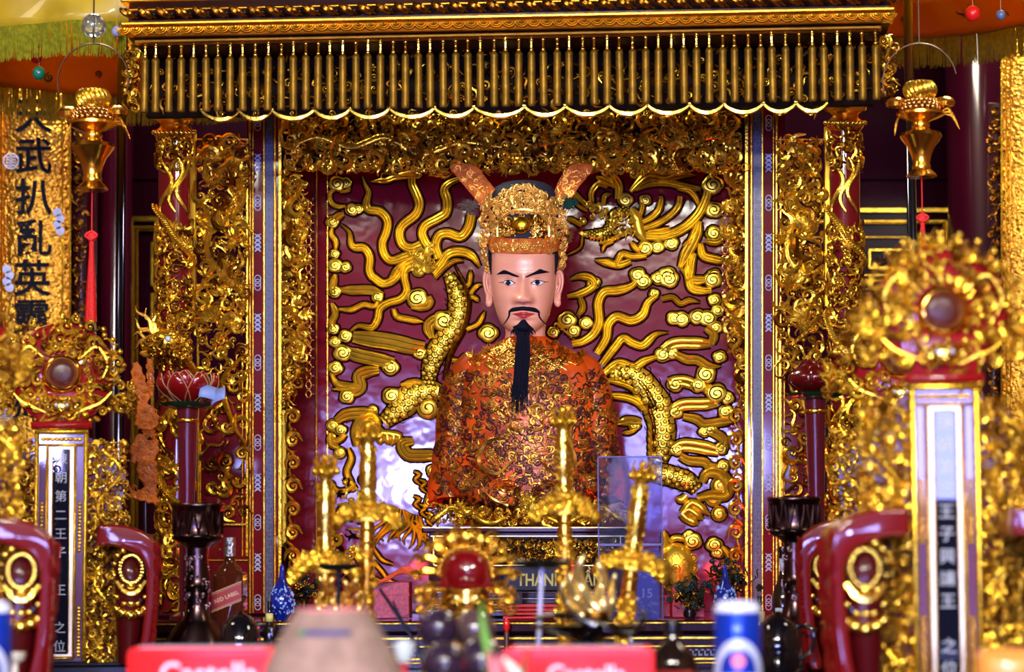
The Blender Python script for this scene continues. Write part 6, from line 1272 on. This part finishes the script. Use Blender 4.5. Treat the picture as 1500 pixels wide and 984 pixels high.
for i, (px, py, Y, r, lb) in enumerate(((642, 920, 4.12, 30, 'round dark purple fruit in front of the incense burner, at the left of the pile'), (694, 922, 4.2, 31, 'brownish dark fruit below the burner face, beside the green stem'), (650, 972, 3.78, 34, 'dark purple fruit low in the pile, nearest the bottom edge'), (704, 968, 3.9, 36, 'dark purple fruit behind the pink lily leaves, lower part of the pile'))):
    k = Y/F; R = r*k; p = at(px, py, Y); t = thing('purple_fruit', lb, 'fruit', p, 'dark purple fruit'); b = MB(); b.lathe([(R*math.sin(a)+1e-4, -R*.95*math.cos(a)) for a in np.linspace(0, PI, 18)], 28, wob=lambda a, v: 1+.025*np.sin(a*6)); b.m('rind', FRU if i != 1 else mat('brown_rind', (.09, .05, .05), .12, coat=1), t)
    b = MB()
    for j in range(4): a = j*PI/2+.4; b.plate([(R*.1*math.cos(a)+x*math.cos(a)-y*math.sin(a), R*.1*math.sin(a)+x*math.sin(a)+y*math.cos(a)) for x, y in ((0, -R*.16), (R*.3, -R*.22), (R*.42, 0), (R*.3, R*.22), (0, R*.16))], 0, R*.08, R*.03)
    b.tube([(0, 0, R*.02), (0, 0, R*.35)], R*.1, 8); o = b.m('calyx', mat('calyx_brown', (.05, .03, .02), .5), t); o.location.z = R*.9; o.rotation_euler = (-PI/2+PI, 0, 0)
t = thing('fruit_stand', 'dark footed stand under the purple fruit', 'stand', (at(672, 980, 4.1).x, 4.12, 1.252)); b = MB(); b.lathe([(.05, 0), (.045, .01), (.015, .025), (.015, .05), (.075, .062), (.085, .068), (.08, .07), (.001, .066)], 32); b.m('stand', BLACK, t)
for px, py, Y, m, lb, nm in ((592, 955, 3.85, mat('white_cup', (.72, .82, .86), .2, coat=1), 'small pale porcelain cup with a red foot beside the straw hat', 'porcelain_cup'),):
    k = Y/F; p = at(px, py, Y); t = thing(nm, lb, 'cup', (p.x, Y, 1.313)); h = at(px, 940, Y).z-1.313; R = 17*k; b = MB(); b.lathe([(R*.45, h-.03), (R*.8, h-.02), (R, h), (R*.94, h), (R*.7, h-.018), (.0005, h-.024)], 28); b.m('bowl', m, t); b = MB(); b.lathe([(R*.7, 0), (R*.65, .006), (R*.3, .015), (R*.35, h-.03), (R*.47, h-.028)], 24); b.m('foot', mat('cup_red', (.6, .04, .06), .3), t)
Y = 3.7; p = at(612, 984, Y); t = thing('foil_sweet', 'green foil wrapped sweet at the bottom edge beside the dark fruit', 'sweet', (p.x, Y, 1.313)); b = MB(); b.ball((0, .014, 0), (.022, .014, .014), 16, 10); b.m('sweet', mat('green_foil', (.01, .25, .12), .3, .5, bump=.6, bscale=120), t)
b = MB()
for s in (-1, 1): b.lathe([(.004, 0), (.008, .008), (.011, .014)], 12, (0, 0, 0)); 
b = MB(); b.plate([(-.02, .014), (-.034, .024), (-.03, .014), (-.034, .004)], -.002, .002); b.plate([(.02, .014), (.034, .024), (.03, .014), (.034, .004)], -.002, .002); b.m('wrapper_end', mat('green_foil', (0, 0, 0)), t, False)
Y = 3.6; t = thing('lily_leaves', 'pale green and pink lily leaves standing in front of the second red box', 'plant', (at(728, 990, Y).x, Y, 1.313)); o = t.location; q_ = lambda x, y: np.array([at(x, y, Y).x-o.x, at(x, y, Y).z-o.z])
def blade(pts, wd, m, nm):
    c = cr([q_(*p) for p in pts], 16); b = MB(); T_ = np.gradient(c, axis=0); T_ /= np.linalg.norm(T_, axis=1)[:, None]; S = np.stack([T_[:, 1], -T_[:, 0]], -1); w = wd*Y/F*np.sin((.12+.86*np.linspace(0, 1, 16))*PI)**.7; V = []
    for i in range(16):
        for e in np.linspace(-1, 1, 5): V.append((c[i][0]+S[i][0]*w[i]*e, c[i][1]+S[i][1]*w[i]*e, .004*(1-e*e)+.01*i/16))
    b.add(V, grid_quads(16, 5)); ob = b.m(nm, m, t); md = ob.modifiers.new('thickness', 'SOLIDIFY'); md.thickness = .0012
LGN = mat('leaf_green', (.18, .42, .06), .4, coat=.3); LPK = mat('petal_pink', (.80, .22, .24), .4); LPW = mat('petal_pale', (.70, .80, .62), .4)
blade([(722, 1010), (716, 960), (708, 915), (706, 880)], 7, LGN, 'leaf'); blade([(728, 1010), (722, 980), (716, 950)], 7, LPK, 'petal'); blade([(738, 1010), (730, 985), (734, 955)], 8, LPK, 'petal'); blade([(772, 1010), (755, 985), (738, 962)], 9, LPW, 'petal'); blade([(770, 1000), (768, 975), (774, 952)], 4, mat('leaf_olive', (.16, .14, .05), .5), 'leaf')
t = thing('bare_twigs', 'black bare twigs leaning between the straw hat and the fruit', 'twigs', (at(600, 990, 5.2).x, 5.2, 1.252)); o = t.location; b = MB()
for pts, r in (([(556, 862), (585, 905), (612, 950), (625, 990)], 4), ([(575, 880), (600, 930), (622, 960)], 3), ([(606, 880), (614, 900), (618, 925), (630, 985)], 2.2), ([(585, 905), (600, 900), (612, 890)], 1.6), ([(640, 880), (612, 930), (625, 990)], 2)): q = cr([at(x, y, 5.2) for x, y in pts], 16); b.tube(np.stack([q[:, 0]-o.x, q[:, 2]-o.z, 0*q[:, 0]], -1), r*5.2/F*np.linspace(.5, 1, 16), 6)
b.m('twigs', BLACK, t)
Y = 3.55; p = at(1482, 984, Y); w = 46*Y/F; hz = at(1482, 951, Y).z-1.313; t = thing('orange_packet', 'rounded orange packet at the bottom right corner', 'packet', (p.x, Y, 1.313)); b = MB(); b.box(-w, w, 0, hz, -.06, 0, .016); b.m('packet', mat('orange_packet', (.85, .30, .05), .35, coat=.4), t)
b = MB(); b.ball((.02, .012, -.002), (.03, .012, .006), 16, 10); b.m('pink_print', mat('packet_pink', (.85, .45, .5), .4), t)
Y = 4.3; p = at(22, 962, Y); t = thing('porcelain_cup', 'small cream cup on a gold foot beside the cut off beer can', 'cup', (p.x, Y, 1.252)); b = MB(); h = at(22, 955, Y).z-1.252; b.lathe([(.012, 0), (.012, .006), (.005, .015), (.005, h-.02), (.016, h-.012), (.019, h), (.017, h), (.0005, h-.01)], 24); b.m('cup', mat('cream_cup', (.8, .72, .55), .25, coat=1), t)
# ---------------------------------------------------------------- hanging brass lanterns
def lantern(label, px, py, Y, k2, tas, hoop):
    k = Y/F*k2; p = at(px, py, Y); t = thing('hanging_lantern', label, 'lantern', p, 'brass hanging lanterns')
    b = MB(); b.lathe([(.5*k, -3*k), (23*k, -2*k), (24*k, 1*k), (19*k, 6*k), (14*k, 11*k), (15*k, 16*k), (13*k, 20*k), (16*k, 34*k), (21*k, 46*k), (30*k, 58*k), (33*k, 63*k), (30*k, 69*k), (17*k, 72*k), (13*k, 76*k), (15*k, 80*k), (13*k, 86*k), (30*k, 93*k), (38*k, 97*k), (38*k, 101*k), (20*k, 104*k), (.5*k, 105*k)], 40); b.m('body', BRASS, t)
    b = MB()
    for ring in range(3):
        for i in range(20): a = 2*PI*(i+.5*(ring % 2))/20; b.ball(((30-3*ring)*k*math.cos(a), (107+ring*6)*k, (30-3*ring)*k*math.sin(a)), 4.2*k, 7, 5)
    b.m('bead_ring', mat('bead_brass', (.75, .42, .12), .2, 1), t)
    b = MB()
    for i in range(18): a = 2*PI*i/18; q = np.linspace(0, 1, 9); b.tube(np.stack([(19+4*np.sin(q*PI))*k*np.cos(a+q*.5), (126+24*q)*k, (19+4*np.sin(q*PI))*k*np.sin(a+q*.5)], -1), 4.5*k*np.sin((.15+.8*q)*PI)**.6, 6)
    b.lathe([(18*k, 122*k), (20*k, 130*k), (17*k, 150*k), (.5*k, 154*k)], 24); b.m('lotus_crown', GOLD, t)
    for s in (-1, 1): b = MB(); b.lathe([(.5*k, 0), (15*k, 3*k), (17*k, 9*k), (12*k, 16*k), (.5*k, 18*k)], 20, (s*38*k, 108*k, 0)); b.m('side_bowl', BRASS, t)
    if hoop:
        b = MB(); th = np.linspace(-.35, PI+.35, 40); b.tube(np.c_[54*k*np.cos(th), (165+56*np.sin(th))*k, 0*th], 1.2*k, 6); b.tube([(0, 221*k, 0), (0, 300*k, 0)], 1.4*k, 6); b.m('hoop', mat('thin_dark_wire', (.06, .03, .015), .4, .8), t)
        b = MB(); b.ball((0, 248*k, 0), 19*k, 16, 10); b.m('glass_ball', mat('clear_bauble', (.8, .85, .7), .04, trans=.9, coat=1), t)
    else:
        b = MB(); th = np.linspace(.2, PI+.35, 40); b.tube(np.c_[58*k*np.cos(th), (150+62*np.sin(th))*k, 0*th], 1.2*k, 6); b.tube([(0, 212*k, 0), (0, 300*k, 0)], 1.4*k, 6); b.m('hoop', mat('thin_dark_wire', (0, 0, 0)), t)
    RT = mat('red_silk', (.72, .012, .008), .5, bump=.4, bscale=300)
    c0, c1, c2 = tas
    b = MB(); b.tube([(0, 0, 0), (0, -c0*k, 0)], 1.1*k, 6); b.m('cord', RT, t)
    b = MB(); b.ball((0, -(c0+7)*k, 0), (8*k, 9*k, 6*k), 12, 8)
    for s in (-1, 1): b.tube(cr([(0, -c0*k, 4*k), (s*9*k, -(c0+6)*k, 4*k), (0, -(c0+13)*k, 4*k)], 10), 2*k, 6)
    b.m('knot', RT, t)
    b = MB(); b.lathe([(3*k, -c1*k), (4*k, -(c1+5)*k), (3.5*k, -(c1+9)*k), (7*k, -(c1+.6*(c2-c1))*k), (9*k, -c2*k), (.5*k, -(c2-2)*k)], 24, wob=lambda a, v: 1+.06*np.sin(a*9)); b.m('tassel', RT, t)
    b = MB()
    for i, (dx, dy, L, s) in enumerate(((40, 100, 20, 1), (52, 88, 26, 1), (46, 96, 30, 1), (-50, 96, 12, -1))): b.tube(cr([(s*30*k, 98*k, 6*k), (s*(30+L*.6)*k, (98+8-i*6)*k, 8*k), (s*(30+L)*k, (98-8-i*9)*k, 10*k)], 12), 2.4*k*np.sin((.1+.88*np.linspace(0, 1, 12))*PI), 6, .3)
    b.m('metal_leaves', GOLD2, t)
lantern('brass hanging lantern with a red tassel in front of the black lettered couplet board', 135, 277, 5.95, 1.0, (64, 78, 200), True); lantern('brass hanging lantern with a red tassel before the dark door at right', 1350, 258, 5.95, .93, (60, 70, 190), False)
# ---------------------------------------------------------------- fringed parasols
YEL = mat('yellow_satin', (.62, .46, .02), .4, coat=.3, vary=.3, vscale=8); ORG = mat('orange_satin', (.85, .30, .03), .5, vary=.3, vscale=6); FRG = mat('yellow_green_fringe', (.36, .35, .012), .55, vary=.4, vscale=90)
def parasol(label, px, Y, zf, R, fh, seed, pm):
    rng = random.Random(seed); p = at(px, 400, Y); zf -= SHELF; t = thing('parasol', label, 'parasol', (p.x, Y, SHELF), 'fringed ceremonial parasols')
    b = MB(); b.lathe([(.06, 0), (.06, .02), (.014, .04), (.0125, zf+.25), (.0005, zf+.26)], 16); b.m('pole', pm, t)
    b = MB(); N = 96; th = np.linspace(0, 2*PI, N, endpoint=False); z1 = zf+fh; ch = .125
    def wav(a, q): return R*(1+.018*np.sin(a*9+q*3)+.012*np.sin(a*17))
    rr = [np.stack([wav(th, q)*np.cos(th)*(1-.02*q), z1+ch*q+0*th, wav(th, q)*np.sin(th)*(1-.02*q)], -1) for q in np.linspace(0, 1, 6)]
    b.loft(np.array(rr)[:, ::-1], 0, cap=False); ob = b.m('cloth_ring', [YEL, ORG], t); md = ob.modifiers.new('thickness', 'SOLIDIFY'); md.thickness = .004; md.offset = -1; md.material_offset = 1; md.material_offset_rim = 0
    b = MB(); rr = [np.stack([wav(th, 1)*np.cos(th)*(1-.02)*q, z1+ch+.16*(1-q)+.02*np.sin(q*PI)+0*th, wav(th, 1)*np.sin(th)*.98*q], -1) for q in (1, .75, .5, .25, .02)]
    b.loft(np.array(rr)[:, ::-1], 0, cap=False); ob = b.m('roof_cloth', [YEL, ORG], t); md = ob.modifiers.new('thickness', 'SOLIDIFY'); md.thickness = .004; md.offset = -1; md.material_offset = 1
    b = MB()
    for i in range(int(1900*R/.48)):
        a = rng.random()*2*PI; r = R*(1+.018*math.sin(a*9)+.012*math.sin(a*17)); L = fh*rng.uniform(.88, 1.05); dx = rng.uniform(-.004, .004); x, y = r*math.cos(a), r*math.sin(a)
        b.tube([(x, z1+.004, y), (x-dx*y, z1-L*.5, y+dx*x), (x-2*dx*y, z1-L, y+2*dx*x)], (.0019, .0018, .001), 4)
    b.m('fringe', FRG, t)
    b = MB()
    for i in range(22):                                      # printed sprigs inside the ring
        a = i*2*PI/22+rng.uniform(-.1, .1); q = rng.uniform(.3, .9); r = R*.965; put(b, rng.choice((1, 3, 5)), r*math.cos(a), z1+ch*q, r*math.sin(a), rng.uniform(.008, .013), rng.random()*6, 1, 0, 0 if i % 3 else 1)
    b.m('sewn_sprigs', [mat('green_print', (.03, .12, .02), .5), mat('dark_print', (.05, .008, .01), .5)], t)
    return t
parasol('yellow fringed parasol in the top left corner above the lettered couplet board', 176, 6.85, 2.765, .52, .085, 71, mat('dark_chrome_pole', (.05, .05, .09), .12, 1))
parasol('yellow fringed parasol in the top right corner behind the brass lantern', 1337, 6.85, 2.885, .48, .085, 72, mat('black_pole', (.012, .012, .02), .15, .6, coat=1))
def bauble(px, py, r, Y, col, lb):
    k = Y/F; p = at(px, py, Y); t = thing('hanging_bauble', lb, 'bauble', p, 'coloured baubles under the parasols'); b = MB(); b.lathe([(r*k*math.sin(a)+1e-5, -r*k*1.1*math.cos(a)) for a in np.linspace(0, PI, 14)], 20); b.m('ball', mat('bauble_'+lb.split()[0], col, .35, coat=.4), t); b = MB(); b.tube([(0, r*k, 0), (0, 2.9-p.z, 0)], .0006, 4); b.m('string', mat('pale_string', (.5, .4, .2), .6), t)
bauble(53, 84, 8.5, 6.45, (.75, .01, .008), 'red bauble above the green one under the left parasol'); bauble(57, 107, 9.5, 6.4, (.004, .16, .09), 'green bauble hanging below the red one at left'); bauble(123, 54, 7, 6.4, (.30, .36, .75), 'lavender bauble inside the wire hoop of the left lantern'); bauble(171, 46, 7.5, 6.3, (.32, .34, .62), 'pale bauble beside the left end of the gilt cornice')
bauble(1425, 20, 11, 6.4, (.55, .01, .008), 'red bauble under the right parasol'); bauble(1466, 22, 7, 6.35, (.10, .15, .28), 'slate bauble beside the red one at right')
# ---------------------------------------------------------------- camera, daylight and lamps
cam = bpy.data.cameras.new('camera'); co = bpy.data.objects.new('camera', cam); C.objects.link(co)
co.location = CAM; co.rotation_euler = Matrix(RC.tolist()).to_euler(); cam.sensor_width = 36; cam.lens = F/1500*36; cam.clip_start = .1; cam.clip_end = 100
cam.dof.use_dof = True; cam.dof.focus_distance = 6.5; cam.dof.aperture_fstop = 2.9
bpy.context.scene.camera = co
def area(name, loc, size, rot, power, col):
    l = bpy.data.lights.new(name, 'AREA'); l.shape = 'RECTANGLE'; l.size, l.size_y = size; l.energy = power; l.color = col
    o = bpy.data.objects.new(name, l); C.objects.link(o); o.location = loc; o.rotation_euler = rot; return o
W_ = bpy.data.worlds.new('outdoors'); bpy.context.scene.world = W_; W_.use_nodes = True
bg = W_.node_tree.nodes['Background']; bg.inputs[0].default_value = (.62, .75, 1.0, 1); bg.inputs[1].default_value = 2.0
for x0, x1, z0, z1, k in OPEN: area('daylight_opening', ((x0+x1)/2, -4.45, (z0+z1)/2), (x1-x0, z1-z0), (PI/2, 0, 0), k*PI*(x1-x0)*(z1-z0), (.31, .34, 1.0))
for x, p in ((-2.0, 55), (-.15, 520), (2.1, 210)): area('ceiling_lamp', (x, -.9, 3.86), (1.2, .5), (math.radians(74), 0, math.radians(x*8)), p, (1.0, .95, .85))
for x in (-2.2, 2.3): area('ceiling_lamp', (x, 4.6, 3.7), (.6, .4), (math.radians(45), 0, math.radians(25 if x > 0 else -25)), 16, (1.0, .86, .66))
for x, y in ((-1.1, 6.9), (1.35, 6.9)): area('parasol_glow_light', (x, y, 3.8), (.5, .5), (0, 0, 0), 55, (1.0, .9, .7))  # added lights above the parasols so their cloth glows through
for px, py, Y in ((1045, 835, 6.45), (560, 835, 6.5)):           # small red altar bulbs
    l = bpy.data.lights.new('red_altar_bulb', 'POINT'); l.energy = 1.6; l.color = (1, .03, .02); l.shadow_soft_size = .02; o = bpy.data.objects.new('red_altar_bulb', l); C.objects.link(o); o.location = at(px, py, Y)
sc = bpy.context.scene
sc.view_settings.view_transform = 'Standard'; sc.view_settings.look = 'None'; sc.view_settings.gamma = 1; sc.view_settings.use_curve_mapping = False
sc.view_settings.exposure = 0.0
sc.cycles.max_bounces = 6; sc.cycles.glossy_bounces = 4; sc.cycles.diffuse_bounces = 3; sc.cycles.sample_clamp_indirect = 6
sc.cycles.use_denoising = True
